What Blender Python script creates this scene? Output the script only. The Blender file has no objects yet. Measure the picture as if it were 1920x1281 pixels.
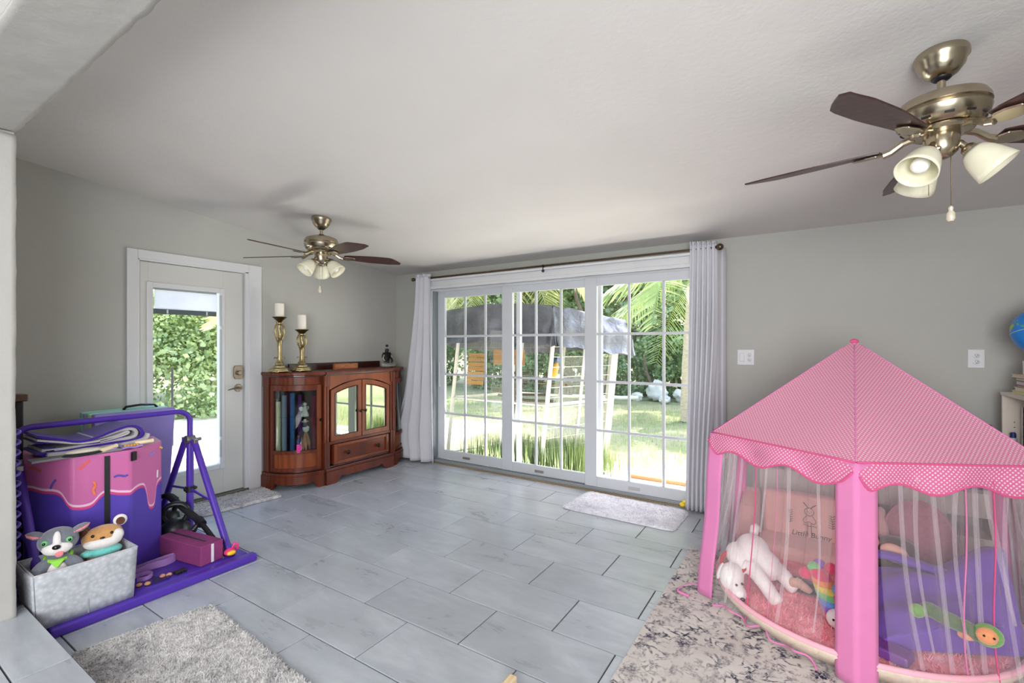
import bpy, bmesh, math, random
from mathutils import Vector, Matrix, Quaternion, noise as mnoise
random.seed(7)
S = bpy.context.scene
COL = S.collection
R = math.radians
PI = math.pi
sin, cos = math.sin, math.cos

# ------------------------------------------------------------------ camera, world, sun, area lights, exposure
cam = bpy.data.cameras.new('camera'); camo = bpy.data.objects.new('camera', cam); COL.objects.link(camo)
cam.sensor_width = 36; cam.lens = 874 / 1920 * 36; cam.shift_y = 0.0039; cam.clip_end = 300; cam.clip_start = .02
camo.location = (0, 0, 1.32); camo.rotation_euler = (R(90), 0, R(32.51))
S.camera = camo
S.view_settings.view_transform = 'Standard'; S.view_settings.look = 'None'
S.view_settings.gamma = 1; S.view_settings.use_curve_mapping = False
S.view_settings.exposure = 1.06
S.cycles.use_denoising = True
S.cycles.max_bounces = 10; S.cycles.diffuse_bounces = 5; S.cycles.glossy_bounces = 4
S.cycles.transmission_bounces = 8; S.cycles.transparent_max_bounces = 28
S.cycles.sample_clamp_indirect = 4.0
S.cycles.caustics_reflective = False; S.cycles.caustics_refractive = False
W = bpy.data.worlds.new('world'); S.world = W; W.use_nodes = True
wn = W.node_tree.nodes; wl = W.node_tree.links
sky = wn.new('ShaderNodeTexSky'); sky.sky_type = 'NISHITA'; sky.sun_disc = False
sky.sun_elevation = R(60); sky.sun_rotation = R(18); sky.air_density = 1.0; sky.dust_density = 2.5
wl.new(sky.outputs[0], wn['Background'].inputs[0]); wn['Background'].inputs[1].default_value = .62
sun = bpy.data.lights.new('sun', 'SUN'); suno = bpy.data.objects.new('sun', sun); COL.objects.link(suno)
sun.energy = 5.2; sun.angle = R(.6); sun.color = (1, .95, .86)
suno.rotation_euler = Vector((.17, .45, .87)).to_track_quat('Z', 'Y').to_euler()

def area(name, loc, aim, sx, sy, power, color=(1, 1, 1), portal=False):
    l = bpy.data.lights.new(name, 'AREA'); o = bpy.data.objects.new(name, l); COL.objects.link(o)
    l.shape = 'RECTANGLE'; l.size = sx; l.size_y = sy; l.energy = power; l.color = color
    o.location = loc; o.rotation_euler = (Vector(loc) - Vector(aim)).to_track_quat('Z', 'Y').to_euler()
    if portal: l.cycles.is_portal = True
    return o
# unseen area lights added to brighten the room
area('rear_fill_light', (.45, -1.3, 1.35), (-2.0, 2.5, 1.85), 1.9, 1.5, 76, (.97, .985, 1))  # added fill from behind the camera; no window is built there
area('patio_bounce_fill', (-2.0, 4.38, -.03), (-2.0, 3.4, 1.6), 2.6, .3, 46, (1, .96, .9))  # added in place of sunlight bounced up off the patio
area('overhead_fill_light', (-1.3, -1.6, 2.4), (-1.3, -1.0, .9), 1.6, 1.2, 22, (1, .98, .97))  # added overhead fill behind the camera, without any fitting

# ------------------------------------------------------------------ materials
def lin(c):
    if isinstance(c, str): c = tuple(int(c[i:i+2], 16) for i in (0, 2, 4))
    return tuple((v/255/12.92 if v/255 <= .04045 else ((v/255+.055)/1.055)**2.4) for v in c[:3]) + (1,)
class NT:
    def __init__(s, name):
        s.m = bpy.data.materials.new(name); s.m.use_nodes = True; s.t = s.m.node_tree
        s.b = s.t.nodes['Principled BSDF']; s.o = s.t.nodes['Material Output']
    def n(s, typ, **kw):
        x = s.t.nodes.new('ShaderNode' + typ)
        for k, v in kw.items(): setattr(x, k, v)
        return x
    def l(s, a, b): s.t.links.new(a, b)
    def val(s, v):
        x = s.n('Value'); x.outputs[0].default_value = v; return x.outputs[0]
    def math(s, op, a, b=None, c=None):
        x = s.n('Math', operation=op)
        for i, v in enumerate((a, b, c)):
            if v is None: continue
            if hasattr(v, 'type') and hasattr(v, 'links'): s.l(v, x.inputs[i])
            else: x.inputs[i].default_value = v
        return x.outputs[0]
    def mix(s, fac, a, b, mode='MIX'):
        x = s.n('MixRGB', blend_type=mode)
        for i, v in enumerate((fac, a, b)):
            if hasattr(v, 'links'): s.l(v, x.inputs[i])
            else: x.inputs[i].default_value = v
        return x.outputs[0]
    def ramp(s, fac, pts, interp='LINEAR'):
        x = s.n('ValToRGB'); cr = x.color_ramp; cr.interpolation = interp
        while len(cr.elements) < len(pts): cr.elements.new(.5)
        for e, (p, c) in zip(cr.elements, pts): e.position = p; e.color = c
        s.l(fac, x.inputs[0]); return x.outputs[0]
    def coord(s, kind='Object', scale=(1, 1, 1), loc=None, rot=(0, 0, 0)):
        tc = s.n('TexCoord'); mp = s.n('Mapping'); mp.inputs['Scale'].default_value = scale
        mp.inputs['Rotation'].default_value = rot
        s.l(tc.outputs[kind], mp.inputs[0])
        if loc is not None:
            if hasattr(loc, 'links'): s.l(loc, mp.inputs['Location'])
            else: mp.inputs['Location'].default_value = loc
        return mp.outputs[0]
    def noise(s, vec, scale, detail=4, rough=.55, dist=0):
        x = s.n('TexNoise'); x.inputs['Scale'].default_value = scale; x.inputs['Detail'].default_value = detail
        x.inputs['Roughness'].default_value = rough; x.inputs['Distortion'].default_value = dist
        s.l(vec, x.inputs['Vector']); return x.outputs['Fac']
    def bump(s, h, strength=.3, dist=.01):
        x = s.n('Bump'); x.inputs['Strength'].default_value = strength; x.inputs['Distance'].default_value = dist
        s.l(h, x.inputs['Height']); s.l(x.outputs[0], s.b.inputs['Normal'])
W4 = lambda v: (v, v, v, 1)
def mat(name, col, rough=.6, metal=0, var=.0, vscale=6, bump=0, bscale=60, sheen=0, coat=0, stretch=(1, 1, 1), col2=None, spec=.5, sss=0, alpha=1):
    t = NT(name); b = t.b
    b.inputs['Roughness'].default_value = rough; b.inputs['Metallic'].default_value = metal
    b.inputs['Specular IOR Level'].default_value = spec
    c = lin(col)
    if sheen: b.inputs['Sheen Weight'].default_value = sheen; b.inputs['Sheen Roughness'].default_value = .5
    if coat: b.inputs['Coat Weight'].default_value = coat; b.inputs['Coat Roughness'].default_value = .12
    if sss: b.inputs['Subsurface Weight'].default_value = sss; b.inputs['Subsurface Radius'].default_value = (.02, .012, .008)
    if var or col2:
        f = t.noise(t.coord(scale=stretch), vscale)
        d = lin(col2) if col2 else tuple(x*(1-var) for x in c[:3]) + (1,)
        e = c if col2 else tuple(min(1, x*(1+var)) for x in c[:3]) + (1,)
        t.l(t.ramp(f, [(.3, d), (.7, e)]), b.inputs['Base Color'])
    else: b.inputs['Base Color'].default_value = c
    if bump: t.bump(t.noise(t.coord(scale=stretch), bscale, 3), bump, .004)
    if alpha < 1: b.inputs['Alpha'].default_value = alpha
    return t.m
def glass(name, tint=(1, 1, 1), refl=1.0):
    t = NT(name); t.t.nodes.remove(t.b)
    tr = t.n('BsdfTransparent'); tr.inputs[0].default_value = (*tint, 1)
    gl = t.n('BsdfGlossy'); gl.inputs['Roughness'].default_value = .01
    fr = t.n('Fresnel'); gm = t.n('NewGeometry'); t.l(t.math('ADD', t.math('MULTIPLY', gm.outputs['Backfacing'], 1/1.45-1.45), 1.45), fr.inputs[0])
    mx = t.n('MixShader'); t.l(t.math('MULTIPLY', fr.outputs[0], refl), mx.inputs[0]); t.l(tr.outputs[0], mx.inputs[1]); t.l(gl.outputs[0], mx.inputs[2])
    t.l(mx.outputs[0], t.o.inputs[0]); return t.m
def sheer(name, col, opac, trans=.5):
    t = NT(name); t.t.nodes.remove(t.b)
    tr = t.n('BsdfTransparent'); df = t.n('BsdfDiffuse'); tl = t.n('BsdfTranslucent')
    df.inputs[0].default_value = lin(col); tl.inputs[0].default_value = lin(col)
    a = t.n('MixShader'); a.inputs[0].default_value = trans; t.l(df.outputs[0], a.inputs[1]); t.l(tl.outputs[0], a.inputs[2])
    m = t.n('MixShader'); m.inputs[0].default_value = opac; t.l(tr.outputs[0], m.inputs[1]); t.l(a.outputs[0], m.inputs[2])
    # weave seen edge-on hides more of what lies behind it
    lw = t.n('LayerWeight'); lw.inputs[0].default_value = .35
    t.l(t.math('ADD', t.math('MULTIPLY', lw.outputs['Facing'], .25), opac), m.inputs[0])
    t.l(m.outputs[0], t.o.inputs[0]); return t.m
def cloth(name, col, trans=.25, var=.1, bump=.1, bscale=90, vscale=5):
    t = NT(name); b = t.b
    c = lin(col); f = t.noise(t.coord(), vscale)
    cc = t.ramp(f, [(.3, tuple(x*(1-var) for x in c[:3]) + (1,)), (.7, tuple(min(1, x*(1+var)) for x in c[:3]) + (1,))])
    t.l(cc, b.inputs['Base Color']); b.inputs['Roughness'].default_value = .85; b.inputs['Sheen Weight'].default_value = .15
    b.inputs['Specular IOR Level'].default_value = .2
    if bump: t.bump(t.noise(t.coord(), bscale, 2), bump, .003)
    if trans:
        tl = t.n('BsdfTranslucent'); t.l(cc, tl.inputs[0]); m = t.n('MixShader'); m.inputs[0].default_value = trans
        t.l(b.outputs[0], m.inputs[1]); t.l(tl.outputs[0], m.inputs[2]); t.l(m.outputs[0], t.o.inputs[0])
    return t.m
def wood(name, dark, light, scale=(1, 1, 1), rough=.35, coat=.3, rings=14):
    t = NT(name); b = t.b
    v = t.coord(scale=scale); n1 = t.noise(v, 3, 6, .6, .6)
    w = t.n('TexWave', wave_type='BANDS', bands_direction='X'); w.inputs['Scale'].default_value = rings; w.inputs['Distortion'].default_value = 5
    w.inputs['Detail'].default_value = 3; t.l(v, w.inputs[0])
    f = t.math('ADD', t.math('MULTIPLY', w.outputs['Fac'], .2), t.math('MULTIPLY', n1, .8))
    t.l(t.ramp(f, [(.25, lin(dark)), (.75, lin(light))]), b.inputs['Base Color'])
    b.inputs['Roughness'].default_value = rough; b.inputs['Coat Weight'].default_value = coat; b.inputs['Coat Roughness'].default_value = .2; b.inputs['Specular IOR Level'].default_value = .3
    return t.m

# ------------------------------------------------------------------ mesh builder
def frame_of(d):
    d = Vector(d).normalized(); a = Vector((0, 0, 1)) if abs(d.z) < .95 else Vector((1, 0, 0))
    u = d.cross(a).normalized(); return u, d.cross(u).normalized(), d
class MB:
    def __init__(s): s.bm = bmesh.new(); s.uv = None
    def box(s, x0, x1, y0, y1, z0, z1):
        v = [s.bm.verts.new((x, y, z)) for z in (z0, z1) for y in (y0, y1) for x in (x0, x1)]
        for f in ((0, 2, 3, 1), (4, 5, 7, 6), (0, 1, 5, 4), (2, 6, 7, 3), (0, 4, 6, 2), (1, 3, 7, 5)): s.bm.faces.new([v[i] for i in f])
        return s
    def obox(s, c, size, rot=None):
        q = rot.to_matrix() if rot is not None else Matrix.Identity(3); c = Vector(c)
        v = [s.bm.verts.new(c + q @ Vector((x*size[0]/2, y*size[1]/2, z*size[2]/2))) for z in (-1, 1) for y in (-1, 1) for x in (-1, 1)]
        for f in ((0, 2, 3, 1), (4, 5, 7, 6), (0, 1, 5, 4), (2, 6, 7, 3), (0, 4, 6, 2), (1, 3, 7, 5)): s.bm.faces.new([v[i] for i in f])
        return s
    def _ring(s, c, u, w, r, n, ph=0):
        return [s.bm.verts.new(c + u*(r*cos(2*PI*i/n+ph)) + w*(r*sin(2*PI*i/n+ph))) for i in range(n)]
    def _skin(s, rings, closed=False, caps=True):
        n = len(rings[0]); k = len(rings)
        for a in range(k if closed else k-1):
            p, q = rings[a], rings[(a+1) % k]
            for i in range(n): s.bm.faces.new((p[i], p[(i+1) % n], q[(i+1) % n], q[i]))
        if caps and not closed:
            s.bm.faces.new(rings[0][::-1]); s.bm.faces.new(rings[-1])
    def bar(s, p, q, r, r2=None, n=12):
        p, q = Vector(p), Vector(q); u, w, d = frame_of(q-p)
        s._skin([s._ring(p, u, w, r, n), s._ring(q, u, w, r if r2 is None else r2, n)]); return s
    def tube(s, pts, r, n=8, closed=False, flat=None):
        pts = [Vector(p) for p in pts]; k = len(pts); rings = []; u = None
        for i, p in enumerate(pts):
            a = pts[i-1] if (i > 0 or closed) else p; b = pts[(i+1) % k] if (i < k-1 or closed) else p
            d = (b-a)
            if d.length < 1e-9: d = Vector((0, 0, 1))
            d.normalize()
            if u is None: u = frame_of(d)[0]
            u = (u - d*u.dot(d))
            if u.length < 1e-6: u = frame_of(d)[0]
            u.normalize(); w = d.cross(u)
            rr = r[i] if isinstance(r, (list, tuple)) else r
            if flat: rings.append([s.bm.verts.new(p + u*(rr*cos(2*PI*j/n)) + w*(rr*flat*sin(2*PI*j/n))) for j in range(n)])
            else: rings.append(s._ring(p, u, w, rr, n))
        s._skin(rings, closed); return s
    def ribbon(s, pts, width, thick, up=(0, 0, 1)):
        pts = [Vector(p) for p in pts]; rings = []; up = Vector(up)
        for i, p in enumerate(pts):
            d = (pts[min(i+1, len(pts)-1)] - pts[max(i-1, 0)]).normalized()
            nn = d.cross(up).normalized()
            rings.append([s.bm.verts.new(p + up*(a*width/2) + nn*(b*thick/2)) for a, b in ((-1, -1), (1, -1), (1, 1), (-1, 1))])
        s._skin(rings); return s
    def lathe(s, prof, c=(0, 0, 0), axis=(0, 0, 1), n=24, caps=True, sx=1, sy=1, ph=0):
        c = Vector(c); axis = Vector(axis).normalized()
        if axis.z > .999: u, w = Vector((1, 0, 0)), Vector((0, 1, 0))
        else: u, w, _ = frame_of(axis)
        rings = [[s.bm.verts.new(c + axis*z + u*(sx*r*cos(2*PI*i/n+ph)) + w*(sy*r*sin(2*PI*i/n+ph))) for i in range(n)] for r, z in prof]
        s._skin(rings, False, caps); return s
    def ball(s, c, r, rot=None, n=16, m=10):
        c = Vector(c); r = (r, r, r) if not isinstance(r, (tuple, list)) else r
        q = rot.to_matrix() if rot is not None else Matrix.Identity(3)
        P = lambda a, b: c + q @ Vector((r[0]*sin(a)*cos(b), r[1]*sin(a)*sin(b), r[2]*cos(a)))
        top = s.bm.verts.new(P(0, 0)); bot = s.bm.verts.new(P(PI, 0))
        rings = [[s.bm.verts.new(P(PI*j/m, 2*PI*i/n)) for i in range(n)] for j in range(1, m)]
        for i in range(n):
            s.bm.faces.new((top, rings[0][i], rings[0][(i+1) % n])); s.bm.faces.new((bot, rings[-1][(i+1) % n], rings[-1][i]))
        s._skin(rings, False, False); return s
    def prism(s, poly, vec):
        vec = Vector(vec); a = [s.bm.verts.new(p) for p in poly]; b = [s.bm.verts.new(Vector(p)+vec) for p in poly]
        s.bm.faces.new(a[::-1]); s.bm.faces.new(b); n = len(a)
        for i in range(n): s.bm.faces.new((a[i], a[(i+1) % n], b[(i+1) % n], b[i]))
        return s
    def quadprism(s, quads, vec):
        for q in quads: s.prism(q, vec)
        return s
    def sheet(s, fn, nu, nv, uvf=None, closed=False):
        V = [[s.bm.verts.new(fn(i/nu, j/nv)) for j in range(nv+1)] for i in range(nu+1)]
        if uvf and s.uv is None: s.uv = s.bm.loops.layers.uv.new('UVMap')
        for i in range(nu):
            for j in range(nv):
                f = s.bm.faces.new((V[i][j], V[i+1][j], V[i+1][j+1], V[i][j+1]))
                if uvf:
                    for l, (a, b) in zip(f.loops, ((i, j), (i+1, j), (i+1, j+1), (i, j+1))): l[s.uv].uv = uvf(a/nu, b/nv)
        return s
    def tri(s, a, b, c):
        s.bm.faces.new([s.bm.verts.new(p) for p in (a, b, c)]); return s
    def quad(s, a, b, c, d):
        s.bm.faces.new([s.bm.verts.new(p) for p in (a, b, c, d)]); return s
    def build(s, name, m, parent=None, smooth=None, bevel=0, solid=0, sub=0, fix=True, segs=2, remesh=0, world=True, soff=0):
        if fix: bmesh.ops.recalc_face_normals(s.bm, faces=s.bm.faces)
        me = bpy.data.meshes.new(name); s.bm.to_mesh(me); s.bm.free()
        if parent is not None and world: me.transform(root_of(parent).inverted())
        o = bpy.data.objects.new(name, me); COL.objects.link(o)
        if m is not None: me.materials.append(m)
        if parent is not None: o.parent = parent
        if smooth is not None:
            for p in me.polygons: p.use_smooth = True
            if smooth < 179: me.set_sharp_from_angle(angle=R(smooth))
        if remesh:
            x = o.modifiers.new('remesh', 'REMESH'); x.mode = 'VOXEL'; x.voxel_size = remesh; x.use_smooth_shade = True
            x = o.modifiers.new('smooth', 'SMOOTH'); x.factor = .5; x.iterations = 6
        if solid:
            x = o.modifiers.new('solid', 'SOLIDIFY'); x.thickness = solid; x.offset = soff
        if bevel:
            x = o.modifiers.new('bevel', 'BEVEL'); x.width = bevel; x.segments = segs; x.limit_method = 'ANGLE'; x.angle_limit = R(35); x.harden_normals = False
        if sub:
            x = o.modifiers.new('sub', 'SUBSURF'); x.levels = sub; x.render_levels = sub
        return o
ROOT = {}
def root_of(o):
    M = Matrix.Identity(4); ch = []
    while o is not None: ch.append(o); o = o.parent
    for c in reversed(ch): M = M @ Matrix.LocRotScale(c.location, c.rotation_euler, c.scale)
    return M
def tag(o, label, cat, group=None, kind=None):
    o['label'] = label; o['category'] = cat
    if group: o['group'] = group
    if kind: o['kind'] = kind
    return o
def thing(name, label, cat, loc=(0, 0, 0), rz=0, group=None):
    o = bpy.data.objects.new(name, None); COL.objects.link(o); o.location = loc; o.rotation_euler = (0, 0, rz); o.empty_display_size = .1
    return tag(o, label, cat, group)
def struct(o): o['kind'] = 'structure'; return o
def sroot(name, loc=(0, 0, 0)):
    o = bpy.data.objects.new(name, None); COL.objects.link(o); o.location = loc; return struct(o)
def dup(root, loc, rz=0, label=None, group=None, scale=1):
    r = root.copy(); COL.objects.link(r); r.location = loc; r.rotation_euler = (0, 0, rz); r.scale = (scale,)*3
    if label: r['label'] = label
    if group: r['group'] = group
    for ch in list(root.children):
        c = ch.copy(); COL.objects.link(c); c.parent = r
        for g in ch.children:
            d = g.copy(); COL.objects.link(d); d.parent = c
    return r
def smoothstep(a, b, x):
    t = max(0, min(1, (x-a)/(b-a))); return t*t*(3-2*t)
# ================================================================== SETTING
XL, XR, YF, YN0, YN1 = -4.31, 1.33, 4.10, .333, .545
CZ = lambda y: 2.185 + .105*(YF - y)
STEP = .15
def wallmat(name, col, bump=.25, bscale=55):
    t = NT(name); v = t.coord()
    f = t.noise(v, 2.2, 3)
    c = lin(col)
    t.l(t.ramp(f, [(.3, tuple(x*.96 for x in c[:3]) + (1,)), (.7, c)]), t.b.inputs['Base Color'])
    t.b.inputs['Roughness'].default_value = .72
    n1 = t.noise(v, bscale, 4, .6); n2 = t.noise(v, bscale*.28, 3)
    t.bump(t.math('ADD', n1, t.math('MULTIPLY', n2, .8)), bump, .004)
    return t.m
M_wall = wallmat('wall_paint', (180, 180, 174))
M_ceil = wallmat('ceiling_paint', (214, 211, 207), .35, 38)
M_plaster = wallmat('rough_plaster', (172, 170, 165), .9, 16)
M_white = mat('white_trim_paint', (212, 213, 215), .35, var=.02, vscale=3)
M_door = mat('door_paint', (204, 204, 200), .35, var=.02, vscale=3)
M_vinyl = mat('white_vinyl', (200, 203, 207), .3, var=.02)
M_grout = mat('grout', (60, 62, 66), .9, var=.1, vscale=30)
M_pane = glass('window_glass')
M_dark = mat('dark_gap', (40, 38, 36), .8)
def tilemat(name, sx, sy):
    t = NT(name)
    oi = t.n('ObjectInfo'); cmb = t.n('CombineXYZ')
    t.l(t.math('MULTIPLY', oi.outputs['Random'], 37), cmb.inputs[0]); t.l(t.math('MULTIPLY', oi.outputs['Random'], 91), cmb.inputs[1])
    v = t.coord('Object', (sx, sy, 1), loc=cmb.outputs[0])
    a = t.noise(v, 2.4, 8, .62, .8); b2 = t.noise(v, 14, 5, .7); c2 = t.noise(t.coord('Object', (1, 1, 1), loc=cmb.outputs[0]), 3, 3)
    f = t.math('ADD', t.math('ADD', t.math('MULTIPLY', a, .6), t.math('MULTIPLY', b2, .28)), t.math('MULTIPLY', c2, .22))
    col = t.ramp(f, [(.30, lin((146, 150, 156))), (.54, lin((168, 173, 180))), (.74, lin((190, 194, 201)))])
    br = t.math('ADD', t.math('MULTIPLY', oi.outputs['Random'], .12), .93)
    cb = t.n('CombineXYZ'); [t.l(br, cb.inputs[i]) for i in range(3)]
    t.l(t.mix(1.0, col, cb.outputs[0], 'MULTIPLY'), t.b.inputs['Base Color'])
    t.l(t.math('ADD', t.math('MULTIPLY', f, .25), .16), t.b.inputs['Roughness'])
    t.bump(f, .02, .003)
    return t.m
M_tile = tilemat('grey_stone_tile', .55, 1.9)

SX0, SX1, SZ = -3.64, -.67, 1.985       # sliding door opening in the back wall
# ---- floor with separately laid tiles (running bond)
floor = struct(MB().box(XL-.05, XR+.05, YN1-.2, YF+.1, -.12, -.006).build('floor', M_grout))
PX, PY, X0, Y0 = .6135, .3082, -1.690*1.32, .986*1.32
cache = {}
def lay_tiles(parent, xa, xb, ya, yb, ztop, px, py, x0, y0, g=.0031, nm='floor_tile', half=True):
    r0 = math.floor((ya-y0)/py) - 1
    for r in range(r0, r0 + int((yb-ya)/py) + 4):
        u0, u1 = max(ya, y0+r*py+g), min(yb, y0+(r+1)*py-g)
        if u1-u0 < .01: continue
        off = (x0 if r % 2 == 0 else x0+px/2)
        k0 = math.floor((xa-off)/px) - 1
        for k in range(k0, k0 + int((xb-xa)/px) + 4):
            v0, v1 = max(xa, off+k*px+g), min(xb, off+(k+1)*px-g)
            if v1-v0 < .01: continue
            w, h = round(v1-v0, 4), round(u1-u0, 4); key = (w, h, nm)
            if key not in cache:
                o = MB().box(-w/2, w/2, -h/2, h/2, -.011, 0).build(nm, M_tile, bevel=.0012, segs=1); cache[key] = o
            else:
                o = cache[key].copy(); COL.objects.link(o)
            o.parent = parent; o.location = ((v0+v1)/2, (u0+u1)/2, ztop + random.uniform(-.0004, .0004))
lay_tiles(floor, XL, XR, YN1, 3.945, 0, PX, PY, X0, Y0)
lay_tiles(floor, SX1, XR, 3.945, YF, 0, PX, PY, X0, Y0)
lay_tiles(floor, XL, SX0, 3.945, YF, 0, PX, PY, X0, Y0)
# ---- raised floor of the adjoining room (the step the camera stands on)
step = struct(MB().box(-3.0, 3.0, -3.2, .585, -.12, STEP-.008).build('floor', M_grout))
lay_tiles(step, -2.995, 1.4, -.35, .588, STEP, PX, PY, -2.33, .43-PY*2, nm='floor_tile')
# ---- walls
D0, D1, DZ = 1.457, 2.288, 1.985        # entry door opening in the left wall
w = MB(); T = .14
w.box(XL-T, XL, .2, D0, -.1, 3.0); w.box(XL-T, XL, D1, YF+T, -.1, 3.0); w.box(XL-T, XL, D0, D1, DZ, 3.0)
struct(w.build('wall_left', M_wall))
w = MB()
w.box(XL-T, SX0, YF, YF+T, -.1, 2.7); w.box(SX1, XR+T, YF, YF+T, -.1, 2.7); w.box(SX0, SX1, YF, YF+T, SZ, 2.7)
struct(w.build('wall_back', M_wall))
struct(MB().box(XR, XR+T, .2, YF+T, -.1, 3.0).build('wall_right', M_wall))
w = MB().sheet(lambda u, v: Vector((XL-T + u*(XR-XL+2*T), .25+v*(YF+.3-.25), CZ(.25+v*(YF+.3-.25)))), 24, 16)
struct(w.build('ceiling', M_ceil, solid=.12, soff=1 if True else 0))
# front wall with the wide opening: rough plastered header and jambs
JL, JR, HZ = -2.885, 1.33, 2.236
def rough(u, v, s): return s*(mnoise.noise(Vector((u*9, v*9, 1.7))) + .6*mnoise.noise(Vector((u*23, v*23, 4.1))))
w = MB()
w.box(XL-T, JL-.006, YN0, YN1-.004, -.1, 3.0); w.box(JL-.006, XR, YN0+.004, YN1-.006, HZ+.012, 3.0)
w.box(XR-.0, XR+T, YN0, YN1, -.1, 3.0)
struct(w.build('wall_front', M_plaster))
# soffit and jamb skim coats: hand-trowelled, uneven along their arrises
nu = 150
def soff(u, v):
    x = JL - .004 + u*(XR-JL); y = YN0 + v*(YN1-YN0)
    return Vector((x + 0, y + (rough(x*1.8, 3.3, .006) if v > .98 or v < .02 else 0), HZ + rough(x, y, .0035)))
struct(MB().sheet(soff, nu, 12).build('trim_1', M_plaster, smooth=180, solid=.014, soff=1))
def jamb(u, v):
    z = STEP - .01 + u*(HZ-STEP); y = YN0 + v*(YN1-YN0)
    return Vector((JL + rough(z, y, .003), y + (rough(z, 8.1, .004) if v > .98 else 0), z))
struct(MB().sheet(jamb, 100, 12).build('trim_2', M_plaster, smooth=180, solid=.012))
# adjoining room shell (behind the camera)
w = MB(); w.box(-3.0-T, -3.0, -3.2, YN0, -.1, 2.75); struct(w.build('wall_adjoining_left', M_wall))
w = MB(); w.box(3.0, 3.0+T, -3.2, YN0, -.1, 2.75); w.box(XR+T, 3.0, YN0-.02, YN0+.1, -.1, 2.75); struct(w.build('wall_adjoining_right', M_wall))
w = MB(); w.box(-3.1, 3.1, -3.2-T, -3.2, -.1, 2.75); struct(w.build('wall_adjoining_rear', M_wall))
struct(MB().box(-3.1, 3.1, -3.3, YN0+.02, 2.62, 2.74).build('ceiling', mat('adjoining_ceiling_paint', (215, 217, 220), .8, var=.02)))

# ---- entry door in the left wall
d1 = sroot('door_1', (XL, (D0+D1)/2, 0))
c = MB(); cw = .068
c.box(XL, XL+.018, D0-cw, D0, 0, DZ+cw); c.box(XL, XL+.018, D1, D1+cw+.05, 0, DZ+cw); c.box(XL, XL+.018, D0, D1, DZ, DZ+cw)
c.build('casing', M_white, d1, bevel=.004)
c = MB(); c.box(XL-T, XL+.012, D0-.002, D0+.012, 0, DZ); c.box(XL-T, XL+.012, D1-.03, D1+.002, 0, DZ); c.box(XL-T, XL+.012, D0, D1, DZ-.012, DZ+.002)
c.build('jamb', M_white, d1, bevel=.002)
MB().box(XL-T, XL+.02, D0, D1, -.004, .03).build('threshold', mat('threshold_metal', (120, 118, 112), .4, .6), d1, bevel=.003)
LX = XL - .015
E0, E1, EZ0, EZ1 = D0+.012, D1-.036, .035, DZ-.016
G0, G1, GZ0, GZ1 = 1.563, 2.052, .29, 1.775
s = MB(); a, b2 = LX-.044, LX
s.box(a, b2, E0, G0-.03, EZ0, EZ1); s.box(a, b2, G1+.03, E1, EZ0, EZ1); s.box(a, b2, G0-.03, G1+.03, EZ0, GZ0-.03); s.box(a, b2, G0-.03, G1+.03, GZ1+.03, EZ1)
s.build('leaf', M_door, d1, bevel=.002)
s = MB(); a, b2 = LX-.05, LX+.012
s.box(a, b2, G0-.042, G0, GZ0-.042, GZ1+.042); s.box(a, b2, G1, G1+.042, GZ0-.042, GZ1+.042); s.box(a, b2, G0, G1, GZ0-.042, GZ0); s.box(a, b2, G0, G1, GZ1, GZ1+.042)
s.build('glazing_frame', M_white, d1, bevel=.006)
MB().box(LX-.022, LX-.018, G0, G1, GZ0, GZ1).build('pane', M_pane, d1)
bl = MB()
for i in range(21): bl.obox((LX-.01, (G0+G1)/2, GZ1-.018-i*.0072), (.011, G1-G0-.03, .0012), Quaternion((0, 1, 0), R(52)))
o = bl.build('blind_slat', cloth('blind_slats', (246, 247, 250), .6, .03, 0), d1); o['kind'] = 'stuff'
MB().box(LX-.018, LX-.002, G0+.008, G1-.022, GZ1-.014, GZ1).build('blind_head_rail', mat('blind_rail_grey', (150, 158, 152), .5), d1)
MB().box(LX-.018, LX-.003, G0+.008, G1-.022, GZ1-.205, GZ1-.165).build('blind_bottom_rail', mat('blind_rail_dark', (84, 96, 98), .5), d1, bevel=.002)
for yy in (G0+.1, G1-.1): MB().box(LX-.002, LX-.001, yy-.006, yy+.006, GZ1-.2, GZ1-.17).build('rail_clip', M_white, d1)
c = MB(); c.box(LX+.001, LX+.016, G1-.004, G1+.014, GZ0+.06, GZ1-.02); c.build('blind_slider_track', mat('slider_track', (176, 186, 184), .4), d1, bevel=.003)
MB().box(LX+.014, LX+.026, G1-.006, G1+.016, 1.46, 1.49).build('blind_slider', M_white, d1, bevel=.003)
MB().box(LX+.014, LX+.026, G1-.006, G1+.016, .5, .53).build('tilt_slider', M_white, d1, bevel=.003)
M_bronze = mat('satin_nickel', (150, 138, 122), .32, 1, var=.1)
s = MB(); s.prism([(LX+.001, 2.165, 1.045+.0), (LX+.001, 2.175, 1.02), (LX+.001, 2.235, 1.02), (LX+.001, 2.245, 1.045), (LX+.001, 2.245, 1.12), (LX+.001, 2.235, 1.14), (LX+.001, 2.175, 1.14), (LX+.001, 2.165, 1.12)], (.02, 0, 0))
db = s.build('deadbolt', M_bronze, d1, bevel=.004)
MB().lathe([(.02, .0), (.02, .018), (.017, .022)], (LX+.02, 2.205, 1.075), (1, 0, 0), 20).build('deadbolt_cylinder', M_bronze, db, smooth=40)
s = MB(); s.prism([(LX+.001, 2.205+.032*cos(R(22.5+45*k)), .94+.036*sin(R(22.5+45*k))) for k in range(8)], (.014, 0, 0))
s.bar((LX+.014, 2.205, .94), (LX+.05, 2.205, .94), .011)
hp = s.build('door_handle', M_bronze, d1, bevel=.003)
MB().tube([(LX+.05, 2.212, .94), (LX+.053, 2.17, .942), (LX+.05, 2.13, .938), (LX+.046, 2.10, .93)], [.011, .010, .008, .006], 10, flat=.7).build('lever', M_bronze, hp, smooth=60)

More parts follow.
